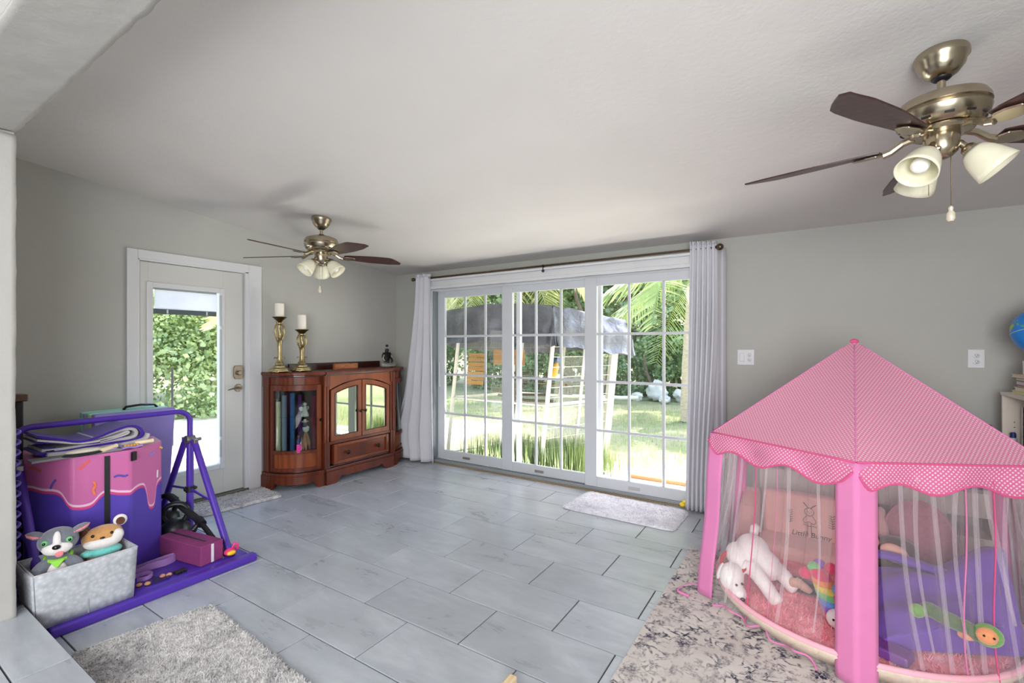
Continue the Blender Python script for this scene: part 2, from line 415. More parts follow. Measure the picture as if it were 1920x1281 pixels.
# ---- three-panel sliding glass door
d2 = sroot('door_2', ((SX0+SX1)/2, YF, 0))
c = MB(); c.box(SX0, SX0+.03, 3.965, YF+.12, 0, SZ); c.box(SX1-.03, SX1, 3.965, YF+.12, 0, SZ); c.box(SX0, SX1, 3.975, YF+.12, SZ-.05, SZ)
c.build('jamb', M_vinyl, d2, bevel=.003)
c = MB(); c.box(SX0, SX1, 3.968, YF+.16, -.01, .022); c.box(SX0, SX1, 3.968, 3.976, .022, .036); c.box(SX0, SX1, 4.01, 4.014, .022, .034); c.box(SX0, SX1, 4.052, 4.056, .022, .034)
c.build('sill_track', mat('sill_aluminium', (158, 163, 166), .45, .3), d2, bevel=.002)
MB().box(SX0, SX1, 3.945, 3.968, -.004, .012).build('threshold_strip', wood('threshold_wood', (110, 92, 70), (158, 138, 108), (1, 8, 8), .6, 0), d2, bevel=.003)
# jamb weather grooves beside panel one
MB().box(SX0+.03, SX0+.04, 3.985, 4.09, .03, SZ-.05).build('weather_strip', mat('weather_strip', (120, 128, 132), .6), d2)
PAN = [(-1.745, -.70, 4.000, (-1.627, -.735)), (-2.690, -1.722, 4.042, (-2.562, -1.730)), (-3.607, -2.66, 4.084, (-3.503, -2.672))]
ZR = (.13, .548, .992, 1.424, 1.862)
for k, (xa, xb, yc, (ga, gb)) in enumerate(PAN):
    t2 = .018; zt, zb = SZ-.035, .034
    s = MB(); s.box(xa, ga, yc-t2, yc+t2, zb, zt); s.box(gb, xb, yc-t2, yc+t2, zb, zt); s.box(ga, gb, yc-t2, yc+t2, zb, ZR[0]); s.box(ga, gb, yc-t2, yc+t2, ZR[-1], zt)
    sash = s.build('sash', M_vinyl, d2, bevel=.004)
    gb2 = gb if k == 0 else (gb if k else gb)
    xs = [ga, ga+(gb-ga)*.333, ga+(gb-ga)*.667, gb] if k == 0 else ([ga, -2.291, -2.014, gb] if k == 1 else [ga, -3.217, -2.941, gb])
    mw = .0115
    for i in (1, 2): MB().box(xs[i]-mw, xs[i]+mw, yc-.010, yc+.010, ZR[0], ZR[-1]).build('muntin', M_vinyl, sash, bevel=.003)
    for j in (1, 2, 3): MB().box(ga, gb, yc-.0095, yc+.0095, ZR[j]-mw, ZR[j]+mw).build('muntin', M_vinyl, sash, bevel=.003)
    for i in range(3):
        for j in range(4):
            MB().box(xs[i]+mw*.6*(i > 0), xs[i+1]-mw*.6*(i < 2), yc-.002, yc+.002, ZR[j]+mw*.6*(j > 0), ZR[j+1]-mw*.6*(j < 3)).build('pane', M_pane, sash)
    cx = (ga+gb)/2 - .1
    s = MB().box(cx-.05, cx+.05, yc-t2-.006, yc-t2+.002, .062, .088)
    if k < 2: s.box(cx-.045, cx-.005, yc-t2-.008, yc-t2, .068, .082)
    s.build('roller_cover', mat('roller_cover', (150, 146, 138), .45, .5) if k else mat('roller_cover_pale', (176, 176, 172), .5), sash, bevel=.002)
    if k == 2: MB().box(xa+.03, xa+.05, yc-t2-.022, yc-t2, .85, 1.13).build('pull_handle', M_vinyl, sash, bevel=.006)
# outer screen-track posts beyond the panes
for x in (-2.60, -1.70): MB().box(x, x+.05, 4.16, 4.2, .03, SZ-.05).build('screen_post', M_vinyl, d2, bevel=.004)
# stepped white head trim above the slider
tr = MB(); tr.box(-3.62, -.655, 3.955, YF+.01, 1.955, 2.055); tr.box(-3.63, -.655, 3.935, YF+.01, 1.955, 1.985); tr.box(-3.63, -.655, 3.925, YF+.01, 2.045, 2.068)
struct(tr.build('trim_3', M_white, bevel=.005))
# out-of-view house eave, its depth set to keep direct sun off the floor
struct(MB().box(XL-.5, XR+2.0, YF+.14, YF+1.15, 2.14, 2.30).build('sun_shade_eave', M_white))
# ================================================================== GARDEN
ZG = -.10
def groundmat():
    t = NT('lawn_ground'); v = t.coord()
    a = t.noise(v, .35, 5, .6); b2 = t.noise(v, 5, 6, .7); c2 = t.noise(v, 60, 3)
    f = t.math('ADD', t.math('ADD', t.math('MULTIPLY', a, .55), t.math('MULTIPLY', b2, .35)), t.math('MULTIPLY', c2, .18))
    t.l(t.ramp(f, [(.38, lin((104, 116, 74))), (.5, lin((134, 138, 98))), (.6, lin((156, 150, 120))), (.72, lin((172, 166, 142)))]), t.b.inputs['Base Color'])
    t.b.inputs['Roughness'].default_value = .95; t.bump(f, .5, .03); return t.m
def gz(x, y): return ZG + .05*mnoise.noise(Vector((x*.25, y*.25, 0))) - .0
g = MB().sheet(lambda u, v: (lambda x, y: Vector((x, y, ZG - .02 + (gz(x, y)-ZG)*smoothstep(6, 9, y))))(-26+u*44, -6+v*36), 60, 50)
lawn = struct(g.build('ground', groundmat(), smooth=180))
M_conc = mat('patio_concrete', (214, 210, 202), .9, var=.07, vscale=5, bump=.2, bscale=40)
struct(MB().box(-2.35, 1.6, YF+T, 5.3, ZG-.1, ZG+.015).build('patio', M_conc))
struct(MB().box(-10.2, XL-T, -1.5, 7, ZG-.1, ZG).build('patio', M_conc))
M_paver = mat('red_paver', (178, 150, 138), .9, var=.12, vscale=8)
pv = bpy.data.objects['patio.001']
for i in range(26):
    for j in range(4, 10):
        MB().box(-.095, .095, -.045, .045, 0, .03).build('paver', M_paver, pv, bevel=.004, segs=1, world=False).location = (XL-T-.12-.2*j, 1.35+i*.1, ZG-.002)
o = tag(MB().box(-1.62, -.45, 4.85, 4.93, ZG+.015, ZG+.05).build('plank', wood('weathered_orange_board', (176, 118, 78), (206, 150, 108), (1, 6, 6), .8, 0), bevel=.004), 'thin orange-brown board lying on the pale patio outside the glass door', 'board')
hp = [(-2.02+.13*math.cos(a)*1.2, 4.74+.16*math.sin(a), ZG+.035) for a in [R(20+i*18) for i in range(13)]]
tag(MB().tube(hp, .014, 8).build('garden_hose', mat('grey_hose', (110, 118, 120), .5), smooth=180), 'grey garden hose curled on the patio outside the glass door', 'hose')
tag(MB().tube([(-5.2, 11.1, ZG+.1), (-4.5, 11.2, ZG+.12), (-3.9, 11.1, ZG+.13), (-3.5, 11.2, ZG+.15)], .05, 10).build('pipe', mat('pale_pipe', (222, 218, 208), .6), smooth=60), 'pale pipe lying along the far edge of the lawn', 'pipe')
M_rock = mat('pale_limestone', (206, 202, 196), .9, var=.2, vscale=4, bump=.5, bscale=12)
def rock(c, r, seed):
    m = MB().ball((0, 0, 0), 1, n=22, m=14)
    for v in m.bm.verts:
        d = 1 + .35*mnoise.noise(v.co*1.4 + Vector((seed*7.1, 0, 0))) + .15*mnoise.noise(v.co*3.3 + Vector((seed, 3, 0)))
        d += .22*mnoise.noise(v.co*7 + Vector((seed*3, 1, 2))); v.co = Vector((v.co.x*r[0]*d*.62, v.co.y*r[1]*d*.62, v.co.z*r[2]*d*.62)) + Vector(c)
    return m
RK = [((-3.32, 12.2, .12), (.42, .35, .42), 'biggest pale rock in the pile at the lawn edge'), ((-3.78, 12.0, -.02), (.25, .22, .2), 'small pale rock beside the tall rock at the lawn edge'),
      ((-2.72, 12.3, .03), (.36, .3, .27), 'broad low pale rock near the palm trunk on the lawn'), ((-2.3, 12.0, -.0), (.25, .25, .2), 'pale rock at the palm end of the rock pile'), ((-3.02, 11.8, -.02), (.22, .2, .17), 'little pale rock in front of the tall garden rock')]
for i, (c, r, lb) in enumerate(RK): tag(rock(c, r, i+1).build('rock', M_rock, smooth=50), lb, 'rock', 'pale rocks at the far lawn edge')

# ---- foliage
def leafmat(name, a, b2, c2):
    t = NT(name); oi = t.n('ObjectInfo'); gi = t.n('NewGeometry')
    f = t.math('ADD', t.math('MULTIPLY', gi.outputs['Random Per Island'], .75), t.math('MULTIPLY', oi.outputs['Random'], .25))
    col = t.ramp(f, [(.1, lin(a)), (.5, lin(b2)), (.9, lin(c2))])
    d = t.b; d.inputs['Roughness'].default_value = .5; t.l(col, d.inputs['Base Color'])
    tl = t.n('BsdfTranslucent'); t.l(t.mix(.5, col, lin((200, 220, 120))), tl.inputs[0])
    m = t.n('MixShader'); m.inputs[0].default_value = .42; t.l(d.outputs[0], m.inputs[1]); t.l(tl.outputs[0], m.inputs[2]); t.l(m.outputs[0], t.o.inputs[0])
    return t.m
M_leafA = leafmat('leaf_deep_green', (108, 132, 96), (150, 174, 130), (196, 212, 170))
M_leafB = leafmat('leaf_light_green', (136, 158, 116), (178, 196, 148), (216, 226, 190))
M_bark = mat('bark', (128, 112, 96), .9, var=.25, vscale=10, bump=.6, bscale=22)
M_palm = leafmat('palm_leaf', (126, 150, 108), (160, 178, 132), (196, 204, 166))
M_palmY = leafmat('dry_palm_leaf', (176, 170, 116), (200, 192, 142), (220, 214, 176))
def foliage(n, rx, ry, z0, z1, size, seed, lumps=26):
    rnd = random.Random(seed); m = MB()
    C = [(rnd.gauss(0, .34)*rx, rnd.gauss(0, .34)*ry, z0+(z1-z0)*rnd.random()**.8, .25+.3*rnd.random()) for _ in range(lumps)]
    vs, fs = [], []
    for i in range(n):
        cx, cy, cz, cr = C[rnd.randrange(lumps)]; cr *= min(rx, (z1-z0)/2)
        d = Vector((rnd.gauss(0, 1), rnd.gauss(0, 1), rnd.gauss(0, 1))); d.normalize(); d *= cr*rnd.random()**.4
        p = Vector((cx, cy, cz)) + d; p.z = max(.05, p.z)
        a = Vector((rnd.gauss(0, 1), rnd.gauss(0, 1), rnd.gauss(0, .7)-.3)).normalized(); b2 = a.cross(Vector((rnd.gauss(0, 1), rnd.gauss(0, 1), rnd.gauss(0, 1)))).normalized()
        L = size*(.6+.8*rnd.random()); wd = L*.42; k = len(vs)
        vs += [p, p + a*L*.5 + b2*wd, p + a*L, p + a*L*.5 - b2*wd]; fs.append((k, k+1, k+2, k+3))
    return vs, fs
def mesh_obj(name, vs, fs, m, parent):
    me = bpy.data.meshes.new(name); me.from_pydata([tuple(v) for v in vs], [], fs); me.update(); me.materials.append(m)
    o = bpy.data.objects.new(name, me); COL.objects.link(o); o.parent = parent; return o
def make_tree(name, label, n, rx, ry, z0, z1, size, m, seed, stems=3, group=None, cat='tree'):
    t = thing(name, label, cat, (0, 0, 0), 0, group)
    vs, fs = foliage(n, rx, ry, z0, z1, size, seed)
    o = mesh_obj('foliage', vs, fs, m, t); o['kind'] = 'stuff'
    rnd = random.Random(seed+50)
    for k in range(stems):
        a = rnd.random()*6.28; x, y = .25*cos(a), .25*sin(a); pts = [(x*.4, y*.4, -.1)]
        for j in range(1, 6): x += rnd.gauss(0, .13)+.16*cos(a); y += rnd.gauss(0, .13)+.16*sin(a); pts.append((x, y, j*z1*.15))
        MB().tube(pts, [.09-.013*j for j in range(6)], 7).build('stem', M_bark, t, smooth=60, world=False)
    return t
TA = make_tree('broadleaf_tree', '', 9500, 1.7, 1.4, .5, 5.4, .14, M_leafA, 3, group='trees along the far end of the lawn')
TB = make_tree('broadleaf_tree', '', 9500, 1.6, 1.5, .9, 6.0, .13, M_leafB, 9, group='trees along the far end of the lawn')
BA = make_tree('shrub', '', 5000, 1.3, 1.0, .05, 1.7, .11, M_leafA, 21, 3, 'shrubs under the trees at the far end of the lawn', 'shrub')
first = {TA: 1, TB: 1, BA: 1}
def put(src, loc, rz, sc, label):
    if first[src]:
        first[src] = 0; src.location = loc; src.rotation_euler = (0, 0, rz); src.scale = (sc,)*3; src['label'] = label; return src
    return dup(src, loc, rz, label, None, sc)
TREES = [(TA, -11.5, 13.6, 'deep green tree at the entry-door end of the tree line behind the lawn'), (TB, -9.6, 15.2, 'light green tree rising behind the far corner of the tarp roof'), (TA, -8.2, 13.3, 'deep green tree showing above the first sliding panel'),
         (TB, -6.7, 14.6, 'light green tree standing behind the middle of the tarp'), (TA, -5.4, 13.5, 'deep green tree between the tarp edge and the third panel'), (TB, -4.2, 14.4, 'light green tree in the middle of the third sliding panel'),
         (TA, -2.9, 13.9, 'deep green tree right behind the pale rock pile'), (TB, -1.5, 14.2, 'light green tree behind the palm trunk'), (TA, 0.2, 14.0, 'deep green tree hidden mostly by the curtain beside the palm'), (TB, -13.4, 15, 'light green tree at the very end of the tree line'),
         (TB, -7.5, 17.6, 'light green tall tree in the second row behind the tarp'), (TA, -4.9, 17.6, 'deep green tall tree in the second row beyond the third panel'), (TB, -2.2, 17.5, 'light green tall tree in the second row beyond the rocks'), (TA, -10.4, 18, 'deep green tall tree in the second row beyond the first panel')]
for i, (t, x, y, lb) in enumerate(TREES): put(t, (x, y, ZG), i*1.7, .95+.3*((i*7) % 5)/5 + (.35 if y > 17 else 0), lb)
SHR = [(-9.4, 12.9, 'low green shrub under the trees beyond the first sliding panel'), (-7.4, 12.7, 'low green shrub under the trees seen through the bird cage'), (-5.8, 12.8, 'low green shrub under the trees beside the cage wall'),
       (-4.7, 12.6, 'low green shrub behind the pale pipe on the lawn'), (-3.6, 13.2, 'low green shrub just behind the tall pale rock'), (-2.0, 13.0, 'low green shrub behind the palm trunk'), (-11.5, 12.6, 'low green shrub at the end of the lawn by the first panel')]
for i, (x, y, lb) in enumerate(SHR): put(BA, (x, y, ZG), i*2.3, .8+.12*(i % 3), lb)
HA_ = make_tree('leafy_bush', '', 26000, 1.3, 1.0, .05, 1.8, .036, M_leafB, 31, 0, 'leafy bushes outside the entry door', 'bush')
HED = [(-11.2, .4, 1.9, 'leafy bush beyond the entry door, farthest from the lawn'), (-11.4, 2.9, 2.0, 'leafy bush filling the hinge side of the entry door glass'), (-11.2, 5.4, 1.9, 'leafy bush filling the lock side of the entry door glass'), (-11.4, 7.9, 1.9, 'leafy bush at the far end of the row outside the entry door'), (-13.6, 3.4, 3.0, 'tall leafy bush standing behind the others outside the entry door'), (-13.8, 7.2, 2.9, 'tall leafy bush behind the palm outside the entry door')]
for i, (x, y, sc, lb) in enumerate(HED):
    if i == 0: HA_.location = (x, y, ZG); HA_.scale = (sc,)*3; HA_['label'] = lb
    else: dup(HA_, (x, y, ZG), i*1.9, lb, 'leafy bushes outside the entry door', sc)
# ---- palms: trunk and fronds
def frond_mesh(L, seed, m, name='frond'):
    rnd = random.Random(seed); b = MB(); N = 9
    sp = [Vector((L*(i/N), 0, .55*L*(i/N) - .8*L*(i/N)**2)) for i in range(N+1)]
    b.tube(sp, [.018*(1-.8*i/N)+.003 for i in range(N+1)], 5)
    for i in range(46):
        u = .12+.88*i/45; k = min(N-1, int(u*N)); p = sp[k].lerp(sp[k+1], u*N-k); l = L*.34*sin(PI*(.12+.85*u))**.6
        for sg in (-1, 1):
            d = Vector((.55, sg*.8, -.28-.3*rnd.random())).normalized()*l; w2 = Vector((.016, 0, .012))
            b.bm.faces.new([b.bm.verts.new(q) for q in (p-w2, p+d*.5-w2+Vector((0, 0, .03*l)), p+d, p+d*.5+w2+Vector((0, 0, .03*l)), p+w2)])
    return b.build(name, m, None, fix=False)
def palm(name, label, loc, hgt, r, nf, L, m, seed, lean=(0, 0), droop=0):
    t = thing(name, label, 'palm tree', loc, 0)
    tp = Vector((lean[0], lean[1], hgt))
    MB().tube([(lean[0]*(i/8)**2, lean[1]*(i/8)**2, hgt*i/8) for i in range(9)], [r*(1.12-.03*i+.05*(i % 2)) for i in range(9)], 12).build('trunk', M_palmtrunk, t, smooth=60, world=False)
    f0 = frond_mesh(L, seed, m); rnd = random.Random(seed)
    for k in range(nf):
        f = f0 if k == 0 else f0.copy()
        if k: COL.objects.link(f)
        f.parent = t; f.location = tp; f.rotation_euler = (rnd.uniform(-.3, .3), R(-30 + 70*rnd.random() + droop), k*2*PI/nf*1.0 + rnd.uniform(-.2, .2))
    return t
M_palmtrunk = mat('palm_trunk', (206, 186, 158), .9, var=.2, vscale=9, bump=.7, bscale=14, stretch=(1, 1, 6))
palm('palm_tree', 'palm with thick pale trunk standing near the curtain edge of the third panel', (-1.84, 9.2, ZG), 2.75, .2, 15, 2.3, M_palm, 4, (.1, 0), 4)
palm('palm_tree', 'palm whose yellowing fronds hang over the tarp roof', (-6.5, 10.08, ZG), 4.0, .14, 14, 2.5, M_palmY, 5, (0, -.2))
palm('palm_tree', 'palm with drooping pale fronds outside the entry door', (-9.3, 6.1, ZG), 1.9, .12, 13, 2.2, M_palmY, 6, (0, 0))
# white plank bench top glimpsed outside the entry door and a thin dark post
t = thing('garden_bench', 'white garden bench half hidden by leaves outside the entry door', 'bench', (-8.6, 2.35, ZG))
MB().box(-8.8, -8.4, 1.7, 2.75, .52, .57).build('bench_top', M_white, t, bevel=.005)
for yy in (1.78, 2.68):
    for xx in (-8.75, -8.45): MB().box(xx-.025, xx+.025, yy-.025, yy+.025, ZG, .52).build('leg', M_white, t)
tag(MB().bar((-7.6, 2.98, ZG), (-7.6, 2.98, 1.0), .014).build('garden_post', mat('dark_iron', (60, 62, 62), .6, .5), smooth=40), 'thin dark iron post standing outside the entry door glass', 'post')
# grass tufts
def tufts(name, label, pts, n, h, m):
    rnd = random.Random(len(pts)+n); vs, fs = [], []
    for i in range(n):
        c = pts[rnd.randrange(len(pts))]; x, y = c[0]+rnd.gauss(0, c[2]), c[1]+rnd.gauss(0, c[2]); a = rnd.random()*6.28
        H = h*(.4+.8*rnd.random()); k = len(vs); dx, dy = cos(a), sin(a); ln = .3*H*rnd.random()
        vs += [(x-dy*.006, y+dx*.006, ZG-.03), (x+dy*.006, y-dx*.006, ZG-.03), (x+dx*ln, y+dy*ln, ZG+H)]; fs.append((k, k+1, k+2))
    o = mesh_obj(name, vs, fs, m, None); return tag(o, label, 'grass', kind='stuff')
M_grass = leafmat('tall_grass', (62, 88, 52), (86, 110, 70), (116, 132, 90))
tufts('tall_grass', 'tall green grass growing around the foot of the bird cage', [(-3.3+.15*i, 4.75+.1*(i % 3), .16) for i in range(9)] + [(-2.5, 4.85, .12), (-2.35, 5.2, .15)], 4200, .34, M_grass)
tufts('lawn_grass', 'short pale grass scattered over the lawn', [(-8+1.1*i, 6.5+1.2*j, .6) for i in range(8) for j in range(4)], 9000, .07, M_palm)

# ---- bird cage (aviary) under a grey tarp, leaning as in the photograph
av = thing('aviary', 'leaning white-framed wire bird cage covered by a grey tarp, on the lawn', 'bird cage', (-2.58, 4.66, ZG))
AD = Vector((-1, .03, 0)).normalized(); BD = Vector((.38, .92, 0)).normalized(); LE = Vector((.843, .537, 0))*.095
AO = Vector((-2.58, 4.66, ZG))
def AP(a, b2, z): return AO + AD*a + BD*b2 + Vector((0, 0, z)) + LE*z
AL, BL, AH = 1.42, 1.02, 1.64
M_frame = mat('white_painted_frame', (226, 222, 208), .5, var=.05)
M_wire = mat('galvanised_wire', (196, 198, 194), .45, .4)
M_brown = mat('brown_perch', (96, 84, 56), .7, var=.2, vscale=10)
def beam(p, q, w2, m, nm, par, n=4): return MB().bar(p, q, w2, n=n).build(nm, m, par, smooth=None)
for a, b2, w2 in ((0, 0, .028), (AL*.42, 0, .018), (AL, 0, .03), (0, BL*.5, .022), (0, BL, .06), (AL, BL, .03), (AL*.5, BL, .022), (AL*.30, 0.02, .014)):
    beam(AP(a, b2, 0), AP(a, b2, AH), w2, M_frame, 'post', av)
for z in (.03, .74):
    for p, q in (((0, 0), (AL, 0)), ((0, 0), (0, BL)), ((0, BL), (AL, BL)), ((AL, 0), (AL, BL))): beam(AP(*p, z), AP(*q, z), .018, M_frame, 'rail', av)
wr = MB()
for i in range(1, 64): wr.bar(AP(AL*i/64, -.01, .02), AP(AL*i/64, -.01, AH), .0011, n=3)
for j in range(1, 20): wr.bar(AP(0, -.01, AH*j/20), AP(AL, -.01, AH*j/20), .0011, n=3)
o = wr.build('front_mesh', M_wire, av); o['kind'] = 'stuff'
for j in range(1, 14): MB().bar(AP(-.01, 0, AH*j/14), AP(-.01, BL, AH*j/14), .0035, n=5).build('side_wire', M_frame, av)
wr = MB()
for i in range(1, 40): wr.bar(AP(-.008, BL*i/40, .02), AP(-.008, BL*i/40, AH), .0009, n=3)
o = wr.build('side_mesh', M_wire, av); o['kind'] = 'stuff'
# rear panel half way up: pale translucent sheet
MB().quad(AP(.01, .1, .05), AP(.01, BL-.1, .05), AP(.01, BL-.1, 1.3), AP(.01, .1, 1.3)).build('side_sheet', sheer('cage_sheet', (226, 226, 214), .22), av, fix=False)
# perches, slatted nest board
for a0, b0, a1, b1, z in ((.45, .5, 1.3, .5, .8), (.2, .35, 1.25, .55, .74), (.55, .3, .95, .35, 1.08), (.5, .25, .9, .3, 1.0)):
    MB().tube([AP(a0, b0, z), AP((a0+a1)/2, (b0+b1)/2, z-.02), AP(a1, b1, z+.01)], .018, 7).build('perch', M_brown, av, smooth=60)
MB().tube([AP(.78, .34, .55), AP(.8, .35, .9), AP(.76, .33, 1.4)], [.022, .028, .02], 8).build('perch_stand', M_brown, av, smooth=60)
M_slat = wood('orange_pine_slat', (176, 122, 52), (214, 164, 88), (1, 6, 6), .7, 0)
for i in range(7):
    MB().obox(AP(1.3, .2, .93+i*.06), (.26, .02, .05), Quaternion((0, 0, 1), .03)).build('slat', M_slat, av)
for a in (.82, 1.06): MB().obox(AP(a, .35, 1.27), (.24, .02, .2)).build('pine_board', M_slat, av, bevel=.004)
# tarp
def tarp(u, v):
    a = -.10 + u*(AL+.2); b2 = -.16 + v*(BL+.20)
    e = min(u, 1-u, .5); f = min(v, 1-v, .5)
    ed = min(e*(AL+.2), f*(BL+.20))
    z = AH + .23 + .05*sin(PI*u) - .13*v + .02*mnoise.noise(Vector((u*6, v*6, 2)))
    return a, b2, z
tm = MB(); NU, NV = 30, 24
def tp_(u, v):
    # u, v run over the cloth: the outer bands hang down as skirts
    uu = (u-.2)/.6; vv = (v-.2)/.6; cu = max(0, min(1, uu)); cv = max(0, min(1, vv))
    a, b2, z = tarp(cu, cv); d = max(abs(uu-cu), abs(vv-cv))*1.35
    out = Vector((0, 0, 0)); 
    if uu < 0: a -= .10*min(1, -uu*3)*(1 if True else 0)
    if uu > 1: a += .05*min(1, (uu-1)*3)
    if vv < 0: b2 -= .05*min(1, -vv*3)
    if vv > 1: b2 += .10*min(1, (vv-1)*3)
    wob = .022*sin(u*46) + .022*sin(v*40) if d > 0 else 0
    a += wob*(d > 0)*(abs(uu-cu) > 0)*.8; b2 += wob*(abs(vv-cv) > 0)*.8
    z -= d*1.0 + .03*mnoise.noise(Vector((u*9, v*9, 0)))*(d > 0)
    p = AP(a, b2, 0); return p + Vector((0, 0, z)) + LE*z
def tarpmat():
    t = NT('grey_tarp'); v = t.coord(); f = t.noise(v, 2.5, 3); s2 = t.n('SeparateXYZ')
    t.l(t.ramp(f, [(.35, lin((80, 83, 92))), (.65, lin((116, 118, 126)))]), t.b.inputs['Base Color'])
    t.b.inputs['Roughness'].default_value = .38; t.bump(t.noise(v, 9, 3, .6, 1.0), .5, .04); return t.m
tm.sheet(tp_, 54, 44).build('tarp', tarpmat(), av, smooth=180)
for a, b2 in ((-.12, .2), (-.12, .55)): MB().ball(AP(a, b2, AH-.14), (.025, .025, .02)).build('tarp_tie', M_white, av, smooth=180)
# parrot
pr = thing('parrot', 'blue and yellow parrot perched inside the wire bird cage', 'bird', tuple(AP(.22, .3, .96)))
pc = AP(.22, .3, 1.12); up = Vector((.25, .1, 1)).normalized()
M_blue = mat('parrot_blue', (40, 110, 176), .6, var=.2, vscale=30); M_yel = mat('parrot_yellow', (232, 172, 42), .6, var=.15, vscale=30)
qq = Vector((0, 0, 1)).rotation_difference(up)
b = MB(); b.ball(pc, (.055, .06, .12), qq); b.ball(pc + up*.14 + Vector((.01, -.01, 0)), (.042, .045, .045)); b.bar(pc - up*.08, pc - up*.3, .03, .008)
b.build('body', M_blue, pr, smooth=180, remesh=.012)
MB().ball(pc + Vector((.03, -.03, .0)), (.045, .04, .11), qq).build('breast', M_yel, pr, smooth=180)
MB().tube([pc + up*.15 + Vector((.02, -.05, .01)), pc + up*.14 + Vector((.03, -.085, -.005)), pc + up*.11 + Vector((.03, -.09, -.02))], [.018, .013, .004], 8).build('beak', mat('beak_black', (30, 30, 32), .4), pr, smooth=180)
MB().bar(pc - up*.07, pc - up*.28 + Vector((.02, 0, 0)), .02, .006).build('tail', M_yel, pr, smooth=60)
for s2 in (-1, 1): MB().bar(pc - up*.1 + Vector((s2*.02, 0, 0)), pc - up*.165 + Vector((s2*.02, -.01, 0)), .009, .012).build('foot', mat('claw_grey', (80, 80, 84), .6), pr)
MB().tube([AP(-.02, .26, .955), AP(.5, .36, .955)], .014, 7).build('perch', M_brown, av, smooth=60)
